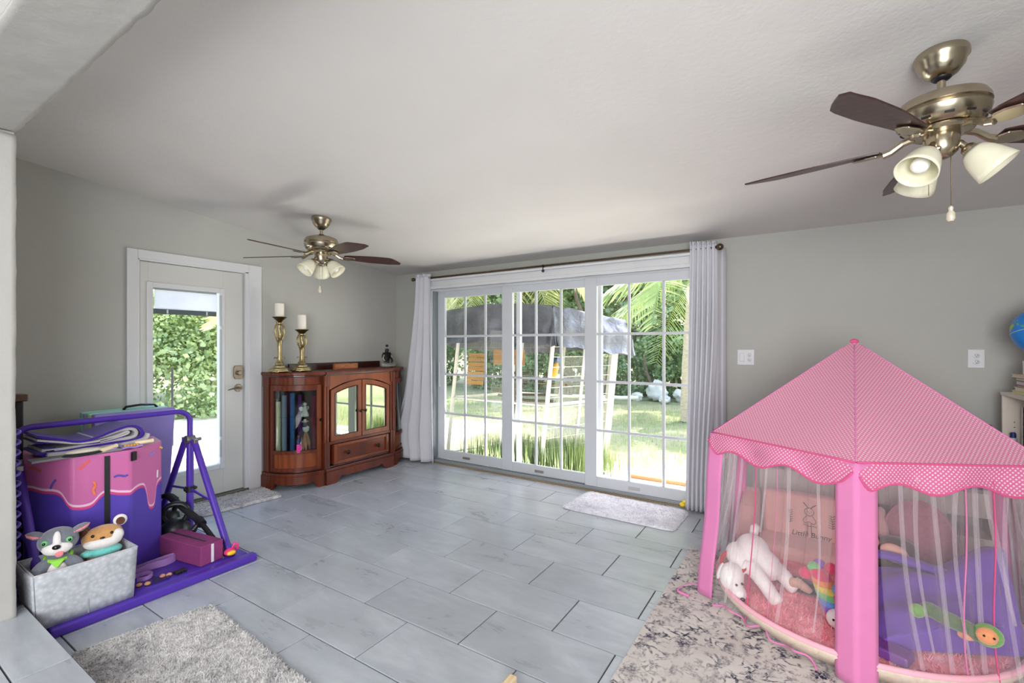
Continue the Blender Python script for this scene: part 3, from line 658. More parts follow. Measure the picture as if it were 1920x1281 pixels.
# ================================================================== CEILING FANS
M_brass = mat('antique_brass', (180, 168, 146), .26, 1, var=.08, vscale=20)
M_blade = wood('dark_walnut_blade', (44, 26, 24), (78, 50, 46), (2.2, 12, 12), .38, .25, 3)
M_frost = mat('frosted_shade', (236, 232, 208), .35, sss=.3, var=.04, vscale=9)
M_bulb = mat('bulb_glass', (250, 250, 246), .25)
M_black = mat('black_plastic', (22, 22, 24), .45)
def make_fan(loc, a0, b0, label):
    t = thing('ceiling_fan', label, 'ceiling fan', loc, 0, 'ceiling fans')
    B = lambda m, n, mt, par=t, **k: m.build(n, mt, par, world=False, **k)
    zc = -.005
    B(MB().lathe([(.074, zc+.012), (.078, zc-.002), (.078, zc-.016), (.070, zc-.026), (.066, zc-.045), (.048, zc-.07), (.03, zc-.082)], n=32), 'canopy', M_brass, smooth=40)
    B(MB().ball((0, 0, zc-.08), (.03, .03, .016)), 'hanger_ball', M_black, smooth=180)
    B(MB().lathe([(.0125, zc-.075), (.0125, -.150)], n=16), 'downrod', M_brass, smooth=40)
    B(MB().lathe([(.02, -.135), (.024, -.15), (.016, -.155)], n=16), 'rod_collar', M_black, smooth=40)
    B(MB().lathe([(.03, -.148), (.085, -.156), (.122, -.172), (.132, -.19), (.134, -.205), (.128, -.209), (.130, -.216), (.134, -.222), (.128, -.245), (.104, -.268), (.07, -.276), (.05, -.277)], n=40), 'motor_housing', M_brass, smooth=35)
    for k in range(12):
        a = 2*PI*k/12
        m = MB(); q = Quaternion((0, 0, 1), a)
        m.obox((.117*cos(a), .117*sin(a), -.253), (.006, .026, .012), q); B(m, 'vent_slot', M_black)
    B(MB().lathe([(.09, -.275), (.092, -.285), (.085, -.292), (.05, -.294)], n=32), 'flywheel', M_brass, smooth=35)
    B(MB().lathe([(.05, -.29), (.052, -.30), (.05, -.345), (.045, -.36), (.03, -.375), (.012, -.383)], n=28), 'switch_housing', M_brass, smooth=35)
    # blades: built along +x, then turned
    blade = MB(); N = 14; rows = []
    xs = [.175 + (.66-.175)*i/N for i in range(N+1)]
    def hw(x):
        u = (x-.175)/(.66-.175); h = .046 + .024*smoothstep(0, .55, u)
        if u < .08: h *= .72 + .28*u/.08
        return h
    q = Quaternion((1, 0, 0), R(-12))
    top, bot = [], []
    for x in xs:
        h = hw(x); u = (x-.175)/.485; e1 = h*(1-.22*smoothstep(.78, 1, u)); e0 = -h + 1.32*h*max(0, (u-.76)/.24)**1.25; ys = [e0+(e1-e0)*i/4 for i in range(5)]
        top.append([q @ Vector((x, yy, .003)) for yy in ys]); bot.append([q @ Vector((x, yy, -.003)) for yy in ys])
    T = [[blade.bm.verts.new(p) for p in r] for r in top]; Bt = [[blade.bm.verts.new(p) for p in r] for r in bot]
    for i in range(N):
        for j in range(4):
            blade.bm.faces.new((T[i][j], T[i+1][j], T[i+1][j+1], T[i][j+1])); blade.bm.faces.new((Bt[i][j], Bt[i][j+1], Bt[i+1][j+1], Bt[i+1][j]))
        for j in (0, 4): blade.bm.faces.new((T[i][j], T[i+1][j], Bt[i+1][j], Bt[i][j]))
    for i in (0, N):
        for j in range(4): blade.bm.faces.new((T[i][j], T[i][j+1], Bt[i][j+1], Bt[i][j]))
    blade = B(blade, 'blade', M_blade)
    iron = MB(); iron.tube([(.075, 0, .025), (.11, 0, .016), (.145, 0, -.006), (.17, 0, -.012)], [.011, .010, .011, .012], 10, flat=1.3)
    pad = [(.165, -.012), (.185, -.032), (.22, -.034), (.258, -.022), (.268, 0), (.258, .022), (.22, .034), (.185, .032), (.165, .012)]
    iron.prism([q @ Vector((x, y, -.014)) for x, y in pad], (0, 0, .008)); iron = B(iron, 'blade_iron', M_brass, bevel=.003)
    for k in range(5):
        a = R(a0 + 72*k)
        bl, ir = (blade, iron) if k == 0 else (blade.copy(), iron.copy())
        if k:
            COL.objects.link(bl); COL.objects.link(ir)
        for o in (bl, ir): o.parent = t; o.location = (0, 0, -.308); o.rotation_euler = (0, 0, a)
    # light kit: three arms with frosted bell shades, along +x then turned
    ax = Vector((.66, 0, -.75)).normalized(); base = Vector((.062, 0, -.352))
    arm = MB(); arm.tube([(.036, 0, -.33), (.05, 0, -.336), tuple(base)], .011, 10); arm.lathe([(.014, 0), (.022, .008), (.024, .03), (.022, .034)], base, ax, 18)
    arm = B(arm, 'lamp_arm', M_brass, smooth=40)
    sh = MB().lathe([(.026, .022), (.036, .034), (.047, .055), (.054, .08), (.060, .108), (.064, .128)], base, ax, 28, caps=False)
    sh = B(sh, 'lamp_shade', M_frost, smooth=180, solid=.003)
    bu = MB().lathe([(.012, .03), (.013, .05), (.022, .068), (.028, .086), (.026, .102), (.014, .113), (.004, .116)], base, ax, 20)
    bu = B(bu, 'bulb', M_bulb, par=sh, smooth=180)
    fin = MB(); fin.lathe([(.007, 0), (.009, .004), (.005, .01)], base + ax*.014 + Vector((0, .024, 0)), (0, 1, 0), 10); fin = B(fin, 'thumb_screw', M_brass, par=arm)
    for k in range(3):
        a = R(b0 + 120*k)
        if k == 0: L = (arm, sh)
        else:
            L = (arm.copy(), sh.copy()); [COL.objects.link(o) for o in L]
            f2 = fin.copy(); COL.objects.link(f2); f2.parent = L[0]; b2 = bu.copy(); COL.objects.link(b2); b2.parent = L[1]
        for o in L: o.parent = t; o.rotation_euler = (0, 0, a)
    c = MB(); c.bar((.02, -.03, -.37), (.02, -.03, -.565), .0014, n=5); c = B(c, 'pull_chain', M_brass)
    f = MB(); f.lathe([(.004, 0), (.008, -.006), (.006, -.016), (.012, -.026), (.013, -.045), (.008, -.054)], (.02, -.03, -.562), n=14); B(f, 'chain_fob', mat('amber_fob', (214, 204, 184), .25, .1), par=c, smooth=40)
    c = MB(); c.bar((-.03, .03, -.37), (-.03, .03, -.5), .0012, n=5); B(c, 'pull_chain', M_brass)
    return t
F1 = make_fan((-3.372, 2.383, CZ(2.383)), 61, 145, 'dark-bladed ceiling fan hanging in front of the entry door wall')
F2 = dup(F1, (.405, 2.265, CZ(2.265)), 0, 'dark-bladed ceiling fan hanging over the pink play tent')
bi = li = ai = si = 0
for ch in F2.children:
    n = ch.name.split('.')[0]
    if n in ('blade', 'blade_iron'):
        ch.rotation_euler = (0, 0, ch.rotation_euler.z + R(22-61))
    if n in ('lamp_arm', 'lamp_shade'): ch.rotation_euler = (0, 0, ch.rotation_euler.z + R(-7-145))

# ================================================================== CURTAINS AND ROD
M_curt = cloth('grey_curtain_cloth', (222, 222, 228), .2, .03, .05, 220)
M_rod = mat('bronze_rod', (112, 96, 78), .3, 1)
rd = thing('curtain_rod', 'bronze curtain rod with ball ends above the sliding glass door', 'curtain rod', (-2.2, 3.93, 2.082))
MB().bar((-3.84, 3.93, 2.08), (-.615, 3.93, 2.088), .009, n=14).build('rod', M_rod, rd, smooth=60)
for x, z, r2 in ((-3.862, 2.08, .02), (-.585, 2.088, .027)):
    m = MB(); m.ball((x, 3.93, z), r2, n=20, m=12); m.lathe([(.012, 0), (.016, .006), (.012, .012)], (x + (.016 if x < -2 else -.034), 3.93, z), (1, 0, 0), 14); m.build('finial', M_rod, rd, smooth=50)
for x in (-3.6, -2.15, -.64):
    m = MB(); m.bar((x, 3.93, 2.072), (x, 4.095, 2.072), .006); m.box(x-.008, x+.008, 4.088, 4.1, 2.04, 2.1); m.lathe([(.013, -.008), (.013, .008)], (x, 3.93, 2.083), (1, 0, 0), 12); m.build('bracket', M_rod if x != -2.15 else M_black, rd)
m = MB(); m.bar((-2.15, 3.93, 2.08), (-2.15, 3.93, 2.035), .008); m.ball((-2.15, 3.925, 2.035), .014); m.build('support_screw', M_black, rd, smooth=40)
def curtain(name, label, loc, fn, nu=150, nv=46):
    t = thing(name, label, 'curtain', loc)
    MB().sheet(fn, nu, nv).build('panel', M_curt, t, smooth=180, solid=.003)
    return t
def cr(u, v):      # v: 0 top .. 1 bottom
    x0 = -.805 + .0*v - .03*v; x1 = -.615 + .02*v - .07*smoothstep(.2, 1, v)
    ph = u*2*PI*5.2
    amp = .018 + .020*smoothstep(.03, .3, v)
    x = x0 + (x1-x0)*u + .012*sin(ph*2)*(v > .02)
    y = 3.925 + amp*sin(ph + .25*sin(v*4)) - .005 - .02*v
    z = 2.148 - 2.13*v + (.006*sin(ph*2+1) if v < .01 else 0) - .012*u*(v < .5)
    return Vector((x, y, z))
cR = curtain('curtain', 'pale grey curtain hanging straight beside the pink tent', (-.72, 3.92, 0), cr)
def cr2(u, v):
    return Vector((-.635 + .075*u + .0*v, 3.955 + .11*u + .006*sin(u*14), 2.10 - 2.08*v))
MB().sheet(cr2, 20, 20).build('return_panel', M_curt, cR, smooth=180, solid=.003)
hd = MB(); hd.sheet(lambda u, v: cr(u, v*.012) + Vector((0, -.004, .0)), 150, 3); hd.build('heading', M_curt, cR, smooth=180, solid=.004)
def cl(u, v):
    fl = smoothstep(.0, .9, v)
    x0 = -3.815 - .21*fl - .085*math.exp(-((v-.86)/.12)**2) ; x1 = -3.59 + .075*v
    ph = u*2*PI*3.6 + .5*v
    amp = .024 + .020*v*(1-.35*v)
    x = x0 + (x1-x0)*u + .012*sin(ph*2+1)
    hem = .05 - .035*smoothstep(0, .35, u) + .10*(1-smoothstep(0, .16, u))
    z = 2.125 - (2.125-hem)*v
    y = 3.915 + amp*sin(ph) - .05*fl*(1-abs(2*u-1)) + .02*math.sin(u*40)*(v < .02)
    return Vector((x, y, z))
cL = curtain('curtain', 'pale grey curtain gathered in the corner beside the wooden cabinet', (-3.8, 3.92, 0), cl)
hd = MB(); hd.sheet(lambda u, v: cl(u, v*.014) + Vector((0, -.004, 0)), 150, 3); hd.build('heading', M_curt, cL, smooth=180, solid=.004)
MB().tube([(-4.085, 3.91, .2), (-4.09, 3.90, .1), (-4.115, 3.89, .01)], .007, 8).build('pull_wand', M_white, cL, smooth=60)
# ================================================================== CURIO CABINET
M_cherry = wood('cherry_wood', (64, 24, 12), (116, 50, 24), (1.2, 1.2, .25), .42, .12, 6)
M_cherryL = wood('cherry_light', (88, 38, 17), (146, 74, 36), (1.2, 1.2, .25), .42, .12, 6)
M_cherryD = mat('cherry_dark', (52, 24, 16), .35, var=.2, vscale=8, coat=.4)  # darker cherry tone for mouldings, boards and back
M_knob = mat('dark_bronze_knob', (46, 38, 34), .35, .8)
M_cglass = glass('cabinet_glass', (.78, .82, .8), 1.6)
def mirrormat():
    t = NT('smoked_mirror_glass'); t.b.inputs['Base Color'].default_value = lin((58, 62, 58)); t.b.inputs['Metallic'].default_value = 0
    t.b.inputs['Roughness'].default_value = .02; gl = t.n('BsdfGlossy'); gl.inputs['Roughness'].default_value = .015; gl.inputs[0].default_value = (.5, .56, .44, 1)
    m = t.n('MixShader'); m.inputs[0].default_value = .8; t.l(t.b.outputs[0], m.inputs[1]); t.l(gl.outputs[0], m.inputs[2]); t.l(m.outputs[0], t.o.inputs[0]); return t.m
M_mirror = mirrormat()
cab = thing('curio_cabinet', 'bow-ended cherry curio cabinet with glass doors against the entry door wall', 'cabinet', (-4.05, 3.18, 0))
CX = -3.85; YA, YB = 2.76, 3.60            # straight centre section
def ell(side, t, off=0.0):                 # t: 0 at the wall end, 1 at the centre section
    a = R(90*(1-t)); x = -4.2 + (.335+off)*cos(a); yy = (.345+off)*sin(a)
    return (x, YA - yy + (.0)) if side < 0 else (x, YB + yy)
def outline(off=0.0, front=0.0):
    L = [(-4.29, YA-.345-off)] + [ell(-1, i/12, off) for i in range(13)]
    L += [(CX+off+front, YA+.0), (CX+off+front, YB)] + [ell(1, 1-i/12, off) for i in range(13)] + [(-4.29, YB+.345+off)]
    return L
def slab(z0, z1, off, m, nm, par=None, bevel=.004):
    return MB().prism([(x, y, z0) for x, y in outline(off)], (0, 0, z1-z0)).build(nm, m, par or cab, bevel=bevel)
slab(1.045, 1.072, .022, M_cherry, 'top', bevel=.006)
slab(1.03, 1.047, .008, M_cherryD, 'top_moulding')
slab(.955, 1.032, -.006, M_cherry, 'frieze')
slab(.118, .15, .016, M_cherry, 'base_moulding', bevel=.006)
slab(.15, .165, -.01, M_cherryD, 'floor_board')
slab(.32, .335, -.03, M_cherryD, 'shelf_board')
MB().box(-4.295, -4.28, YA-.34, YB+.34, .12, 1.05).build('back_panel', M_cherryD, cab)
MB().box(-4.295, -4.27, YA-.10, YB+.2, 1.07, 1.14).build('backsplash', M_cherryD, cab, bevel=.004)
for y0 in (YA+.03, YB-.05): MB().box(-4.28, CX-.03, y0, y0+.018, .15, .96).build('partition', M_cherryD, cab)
# plinth with cut-away bracket feet
def cut(u):  # underside height along an apron, u 0..1
    e = min(u, 1-u)
    return .0 if e < .12 else (.05*smoothstep(.12, .22, e) + .018*math.exp(-((e-.2)/.03)**2)) if e < .3 else .05
def apron(pts, nm):
    m = MB(); n = len(pts)
    for i in range(n-1):
        a, b2 = pts[i], pts[i+1]; za, zb = cut(i/(n-1)), cut((i+1)/(n-1))
        d = Vector((b2[0]-a[0], b2[1]-a[1], 0)).normalized(); nn = Vector((-d.y, d.x, 0))*.018
        if nn.x > 0: nn = -nn
        A = Vector((a[0], a[1], 0)); B2 = Vector((b2[0], b2[1], 0))
        m.prism([A+Vector((0, 0, za)), B2+Vector((0, 0, zb)), B2+Vector((0, 0, .122)), A+Vector((0, 0, .122))], nn)
    bmesh.ops.remove_doubles(m.bm, verts=m.bm.verts, dist=.0004)
    return m.build(nm, M_cherry, cab)
apron([ell(-1, i/40, .02) for i in range(41)], 'apron')
apron([ell(1, i/40, .02) for i in range(41)], 'apron')
apron([(CX+.025, YA+.0+(YB-YA)*i/40) for i in range(41)], 'apron')
for y in (YA-.345-.022, YB+.345-.0): MB().box(-4.29, -4.2, y, y+.022, 0, .122).build('side_foot', M_cherry, cab, bevel=.003)
# pilasters
for y in (YA-.018, YA+.012, YB-.04, YB-.005):
    m = MB(); m.box(CX-.03, CX+.012, y, y+.026, .15, .96); m.box(CX-.03, CX+.02, y-.003, y+.03, .93, 1.035); m.box(CX-.03, CX+.02, y-.003, y+.03, .15, .40); m.build('pilaster', M_cherry, cab, bevel=.005)
for y in (YA-.345, YB+.325):
    m = MB(); m.box(-4.285, -4.195, y-.004, y+.024, .15, .96); m.box(-4.285, -4.185, y-.008, y+.026, .93, 1.035); m.build('end_pilaster', M_cherry, cab, bevel=.005)
# bowed end doors: curved rails, stiles, glass, lower panel
def bow(side, t0, t1, z0, z1, off, thick, m, nm, par, n=16):
    b = MB()
    for i in range(n):
        p, q = ell(side, t0+(t1-t0)*i/n, off), ell(side, t0+(t1-t0)*(i+1)/n, off); p2, q2 = ell(side, t0+(t1-t0)*i/n, off-thick), ell(side, t0+(t1-t0)*(i+1)/n, off-thick)
        b.prism([(*p, z0), (*q, z0), (*q2, z0), (*p2, z0)], (0, 0, z1-z0))
    bmesh.ops.remove_doubles(b.bm, verts=b.bm.verts, dist=.0003)
    b.bm.faces.ensure_lookup_table()
    bmesh.ops.delete(b.bm, geom=[f for f in b.bm.faces if len(f.verts) == 4 and any(len(e.link_faces) > 2 for e in f.edges) and all(len(e.link_faces) > 2 or True for e in f.edges) and abs(f.normal.z) < .1 and sum(len(e.link_faces) > 2 for e in f.edges) == 4], context='FACES_ONLY')
    return b.build(nm, m, par, smooth=35)
for s in (-1, 1):
    dr = bow(s, .06, .13, .165, .955, 0, .022, M_cherry, 'bow_door', cab, 3)
    bow(s, .87, .95, .165, .955, 0, .022, M_cherryL, 'stile', dr, 3)
    bow(s, .13, .87, .905, .955, .004, .024, M_cherry, 'rail', dr)
    bow(s, .13, .87, .325, .355, .008, .03, M_cherry, 'rail', dr)
    bow(s, .13, .87, .165, .195, .004, .026, M_cherry, 'rail', dr)
    bow(s, .13, .87, .19, .33, -.006, .014, M_cherryL, 'lower_panel', dr)
    bow(s, .12, .88, .352, .908, -.009, .004, M_cglass, 'glass', dr)
    kx, ky = ell(s, .91, .012)
    m = MB(); m.lathe([(.004, 0), (.005, .012), (.013, .018), (.015, .026), (.009, .033)], (kx, ky, .63), (1, -.3, 0), 14); m.build('knob', M_knob, dr, smooth=50)
    bow(s, .1, .92, .655, .66, -.035, .25, M_cglass, 'glass_shelf', cab)
# centre: two arched glass doors and a drawer
yc = 3.178
arch = lambda y: .985 - .62*(y-yc)**2
def cdoor(y0, y1, knob_y):
    st = .042; xa, xb = CX-.004, CX+.014; V = (xb-xa, 0, 0)
    m = MB(); N = 10
    def strip(ya, yb, zl, zh):
        for i in range(N):
            a = ya+(yb-ya)*i/N; b2 = ya+(yb-ya)*(i+1)/N
            m.prism([(xa, a, zl(a)), (xa, b2, zl(b2)), (xa, b2, zh(b2)), (xa, a, zh(a))], V)
    zb = lambda y: .405; zt = lambda y: arch(y)-.012
    m.prism([(xa, y0, .405), (xa, y0+st, .405), (xa, y0+st, zt(y0+st)), (xa, y0, zt(y0))], V)
    m.prism([(xa, y1-st, .405), (xa, y1, .405), (xa, y1, zt(y1)), (xa, y1-st, zt(y1-st))], V)
    strip(y0+st, y1-st, lambda y: zt(y)-.05, zt); strip(y0+st, y1-st, zb, lambda y: .452)
    bmesh.ops.remove_doubles(m.bm, verts=m.bm.verts, dist=.0003)
    d = m.build('door', M_cherryL, cab)
    # raised moulding round the glass and the glass itself
    gm = MB(); P = [(CX+.012, y0+st, .452), (CX+.012, y1-st, .452)] + [(CX+.012, y1-st-(y1-y0-2*st)*i/8, zt(y1-st-(y1-y0-2*st)*i/8)-.05) for i in range(9)]
    gm.tube(P, .006, 6, closed=True); gm.build('glass_bead', M_cherry, d, smooth=60)
    g2 = MB().prism([(CX+.002, y, z) for _, y, z in P], (.003, 0, 0)); g2.build('glass', M_mirror, d)
    k = MB(); k.lathe([(.004, 0), (.005, .012), (.014, .018), (.016, .026), (.009, .034)], (xb, knob_y, .66), (1, 0, 0), 14); k.build('knob', M_knob, d, smooth=50)
cdoor(2.818, 3.172, 3.15); cdoor(3.184, 3.545, 3.206)
m = MB()
for i in range(16):
    a = 2.80+(3.565-2.80)*i/16; b2 = 2.80+(3.565-2.80)*(i+1)/16
    m.prism([(CX-.01, a, arch(a)), (CX-.01, b2, arch(b2)), (CX-.01, b2, 1.032), (CX-.01, a, 1.032)], (.02, 0, 0))
bmesh.ops.remove_doubles(m.bm, verts=m.bm.verts, dist=.0003); m.build('arched_rail', M_cherryL, cab)
MB().box(CX-.01, CX+.012, 2.80, 3.57, .375, .402).build('centre_rail', M_cherry, cab, bevel=.003)
m = MB().box(CX-.2, CX+.006, 2.845, 3.535, .175, .37); dw = m.build('drawer', M_cherry, cab, bevel=.003)
fr = MB(); xa, xb = CX+.004, CX+.02
fr.box(xa, xb, 2.845, 2.885, .175, .37); fr.box(xa, xb, 3.495, 3.535, .175, .37); fr.box(xa, xb, 2.885, 3.495, .175, .205); fr.box(xa, xb, 2.885, 3.495, .34, .37)
fr.build('drawer_frame', M_cherryL, dw, bevel=.005)
for y in (3.0, 3.38):
    k = MB(); k.lathe([(.005, 0), (.006, .014), (.018, .02), (.02, .03), (.011, .04)], (CX+.006, y, .272), (1, 0, 0), 16); k.build('knob', M_knob, dw, smooth=50)
# contents behind the bowed glass
def roll(label, x, y, r, z0, z1, col, nm='rolled_cloth', cat='cloth roll', grp='cloth rolls standing in the cabinet'):
    m = MB().lathe([(r*.8, 0), (r, .006), (r, z1-z0-.006), (r*.8, z1-z0)], (x, y, z0), n=16)
    for k in range(3): pass
    return tag(m.build(nm, cloth(nm+'_'+col if isinstance(col, str) else nm+'_%d_%d_%d' % col, col, 0, .15, .2, 60), smooth=50), label, cat, grp)
roll('cream cloth roll standing behind the bowed cabinet glass beside the door casing', -4.14, 2.475, .022, .337, .80, (226, 214, 178))
roll('grey-blue cloth roll standing behind the cabinet glass next to the cream roll', -4.085, 2.50, .022, .337, .86, (138, 150, 170))
roll('bright blue cloth roll standing behind the cabinet glass', -4.03, 2.545, .02, .337, .88, (58, 112, 170))
roll('purple cloth roll standing behind the cabinet glass', -4.0, 2.60, .017, .337, .86, (104, 44, 120))
roll('maroon scarf roll standing deepest on the knob side of the bowed cabinet door', -3.955, 2.715, .018, .337, .84, (126, 38, 62))
bt = thing('perfume_bottle', 'small blue bottle with a cap on the cabinet glass shelf bottom', 'bottle', (-3.985, 2.575, .337))
MB().lathe([(.016, .0), (.018, .01), (.018, .10), (.008, .12), (.008, .135)], (-3.975, 2.57, .337), n=16).build('flask', mat('blue_glassware', (30, 46, 140), .15), bt, smooth=40)
MB().lathe([(.010, 0), (.010, .02)], (-3.975, 2.57, .47), n=12).build('cap', mat('copper_cap', (190, 120, 80), .3, .8), bt, smooth=40)
tag(MB().obox((-3.94, 2.555, .375), (.03, .045, .074), Quaternion((0, 0, 1), .5)).build('gift_box', mat('pink_carton', (214, 64, 150), .5), bevel=.002), 'small bright pink box at the bottom of the bowed cabinet door', 'box')
fg = thing('angel_figurine', 'white angel figurine standing on the glass shelf in the cabinet', 'figurine', (-3.965, 2.63, .66))
M_porc = mat('white_porcelain', (232, 230, 224), .3)
MB().lathe([(.032, 0), (.034, .01), (.022, .05), (.014, .085), (.01, .095)], (-3.965, 2.63, .66), n=18).build('gown', M_porc, fg, smooth=50)
MB().ball((-3.965, 2.63, .772), .017).build('head', M_porc, fg, smooth=180)
for s in (-1, 1): MB().ball((-3.98, 2.63+s*.028, .73), (.006, .026, .02), Quaternion((1, 0, 0), s*.5)).build('wing', M_porc, fg, smooth=180)
fg = thing('gnome_figurine', 'dark blue figurine with a white brim hanging above the dried corn in the cabinet', 'figurine', (-3.945, 2.615, .55))
MB().lathe([(.02, 0), (.024, .02), (.016, .05)], (-3.945, 2.615, .565), n=14).build('coat', mat('navy_cloth', (30, 34, 70), .7), fg, smooth=50)
MB().lathe([(.032, .0), (.03, .006), (.014, .01), (.012, .022)], (-3.945, 2.615, .613), n=16).build('hat', M_porc, fg, smooth=50)
db = thing('dried_corn_bunch', 'bunch of dried tan corn husks with a white ribbon behind the cabinet glass', 'dried plant', (-3.945, 2.625, .337))
rnd = random.Random(4); M_husk = mat('dried_husk', (176, 124, 84), .8, var=.25, vscale=30)
for k in range(13):
    a = rnd.random()*6.28; e = Vector((.034*cos(a), .04*sin(a), -.135-.05*rnd.random())); p = Vector((-3.945, 2.625, .53))
    MB().tube([p, p+e*.35+Vector((0, 0, .0)), p+e*.75, p+e], [.004, .012, .012, .003], 6).build('husk', M_husk, db, smooth=60)
MB().lathe([(.006, -.02), (.026, .0), (.03, .03), (.012, .05)], (-3.945, 2.625, .53), n=14).build('ribbon', M_porc, db, smooth=50)
# ---- on top of the cabinet
M_gold = mat('antique_gold', (168, 152, 112), .36, 1, var=.3, vscale=40, bump=.5, bscale=70)
M_goldD = mat('aged_gold_dish', (96, 80, 44), .4, 1, var=.2, vscale=30)
M_wax = mat('ivory_wax', (238, 232, 220), .5, sss=.3, var=.02)
def candlestick(label, x, y, H, hc, side, rb):
    z0 = 1.0725; t = thing('candlestick', label, 'candlestick', (x, y, z0), 0, 'candlesticks on the cabinet')
    m = MB(); m.lathe([(rb, 0), (rb, .012), (rb*.93, .016), (rb*.9, .028), (rb*.62, .034), (rb*.58, .05), (rb*.5, .054)], (x, y, z0+.01), n=8, ph=R(22.5)); m.build('base', M_gold, t, bevel=.003)
    for k in range(4):
        a = R(45+90*k); MB().ball((x+rb*.85*cos(a), y+rb*.85*sin(a), z0+.008), (.016, .016, .009)).build('foot', M_gold, t, smooth=180)
    s = H/.46
    m = MB(); m.lathe([(rb*.5, .06), (.034, .075), (.036, .085), (.024, .10), (.021, .12), (.024, .13), (.018, .15), (.020, .23*s), (.024, .26*s), (.03, .27*s), (.018, .285*s), (.012, .30*s)], (x, y, z0), n=18); m.build('stem', M_gold, t, smooth=35)
    for k in range(4):
        a = R(20+90*k); MB().tube([(x+r2*cos(a), y+r2*sin(a), z0+z*s) for r2, z in ((.02, .265), (.042, .30), (.053, .345), (.046, .385), (.024, .41), (.034, .425))], [.008, .007, .0065, .007, .008, .004], 8).build('scroll_arm', M_gold, t, smooth=60)
    m = MB(); m.tube([(x, y, z0+.28*s), (x+.008, y+.004, z0+.32*s), (x-.006, y, z0+.36*s), (x, y, z0+.42*s)], [.012, .02, .017, .012], 10); m.ball((x, y, z0+.41*s), (.026, .026, .018)); m.build('leaf_core', M_gold, t, smooth=50)
    for s2 in (-1, 1): MB().tube([(x, y+s2*.02, z0+.13), (x, y+s2*.045, z0+.137), (x, y+s2*.052, z0+.128)], [.007, .006, .005], 7).build('stem_leaf', M_gold, t, smooth=60)
    m = MB(); m.lathe([(.012, H-.04), (.026, H-.03), (.05, H-.008), (.062, H), (.06, H+.005), (.03, H+.002)], (x, y, z0), n=26); m.build('drip_dish', M_goldD, t, smooth=40)
    m = MB(); m.lathe([(.037, 0), (.039, .004), (.039, hc-.004), (.035, hc), (.012, hc-.006)], (x, y, z0+H+.004), n=26)
    cd = m.build('candle', M_wax, None, smooth=40); tag(cd, 'ivory pillar candle on the %s gold candlestick' % ('taller' if side else 'shorter'), 'candle', 'candles on the candlesticks')
    MB().bar((x, y, z0+H+hc-.006), (x+.001, y, z0+H+hc+.008), .0015, n=6).build('wick', M_black, cd)
    return t
candlestick('taller ornate gold candlestick beside the entry door casing on the cabinet', -4.10, 2.462, .505, .125, 1, .09)
candlestick('shorter ornate gold candlestick on the cabinet nearer the wooden plaque', -4.08, 2.672, .395, .14, 0, .09)
pl = thing('wooden_plaque', 'small reddish-brown wooden plaque standing in the middle of the cabinet top', 'plaque', (-4.12, 3.2, 1.0725))
MB().box(-4.135, -4.105, 3.055, 3.35, 1.0725, 1.132).build('board', wood('plaque_wood', (124, 62, 34), (190, 118, 74), (4, 1, 4), .5, .1), pl, bevel=.003)
MB().box(-4.106, -4.102, 3.075, 3.33, 1.083, 1.122).build('carved_panel', wood('plaque_light', (150, 86, 50), (206, 138, 92), (6, 1.4, 6), .5, .1), pl, bevel=.002)
# seated meditating figure: one continuous body grown on a skeleton
bd = thing('meditating_figurine', 'black seated meditating figurine with pale draped legs at the curtain end of the cabinet', 'figurine', (-4.08, 3.735, 1.0725))
bx, by, bz = -4.08, 3.735, 1.0725
def skin(name, V, E, Rr, m, par, sub=1):
    me = bpy.data.meshes.new(name); me.from_pydata([tuple(Vector(v)) for v in V], E, []); 
    me.transform(root_of(par).inverted())
    o = bpy.data.objects.new(name, me); COL.objects.link(o); o.parent = par; me.materials.append(m)
    md = o.modifiers.new('skin', 'SKIN'); md.use_smooth_shade = True
    for i, r2 in enumerate(Rr):
        sv = me.skin_vertices[0].data[i]; sv.radius = (r2, r2) if not isinstance(r2, tuple) else r2
    me.skin_vertices[0].data[0].use_root = True
    x = o.modifiers.new('sub', 'SUBSURF'); x.levels = sub; x.render_levels = sub; return o
bp = lambda f, r2, z: (bx+f, by+r2, bz+z)
skin('body', [bp(-.01, 0, .05), bp(-.012, 0, .09), bp(-.008, 0, .135), bp(-.004, 0, .165), bp(0, 0, .19), bp(.002, 0, .215), bp(-.005, -.045, .155), bp(.0, -.066, .11), bp(.035, -.05, .068), bp(.06, -.012, .058), bp(-.005, .045, .155), bp(.0, .066, .11), bp(.035, .05, .068), bp(.06, .012, .056)],
     [(0, 1), (1, 2), (2, 3), (3, 4), (4, 5), (2, 6), (6, 7), (7, 8), (8, 9), (2, 10), (10, 11), (11, 12), (12, 13)], [.04, .036, .042, .016, .024, .022, .018, .014, .012, .01, .018, .014, .012, .01], mat('black_resin', (16, 16, 17), .35, coat=.2), bd, 2)
MB().ball((bx, by, bz+.245), (.017, .017, .014)).build('topknot', bpy.data.materials['black_resin'], bd, smooth=180)
M_stone = mat('pale_stone_drape', (150, 150, 142), .6, var=.25, vscale=40)
skin('draped_legs', [bp(-.015, 0, .03), bp(.01, -.055, .03), bp(.03, -.10, .026), bp(.07, -.05, .02), bp(.085, .02, .02), bp(.01, .055, .03), bp(.03, .10, .026), bp(.068, .05, .02), bp(.08, -.015, .018)],
     [(0, 1), (1, 2), (2, 3), (3, 4), (0, 5), (5, 6), (6, 7), (7, 8)], [.034, .03, .024, .02, .016, .03, .024, .02, .016], M_stone, bd, 2)
for s in (-1, 1): MB().tube([bp(.012, s*.052, .14), bp(.012, s*.07, .105), bp(.03, s*.062, .07)], [.008, .012, .008], 8).build('sleeve_fold', M_stone, bd, smooth=60)
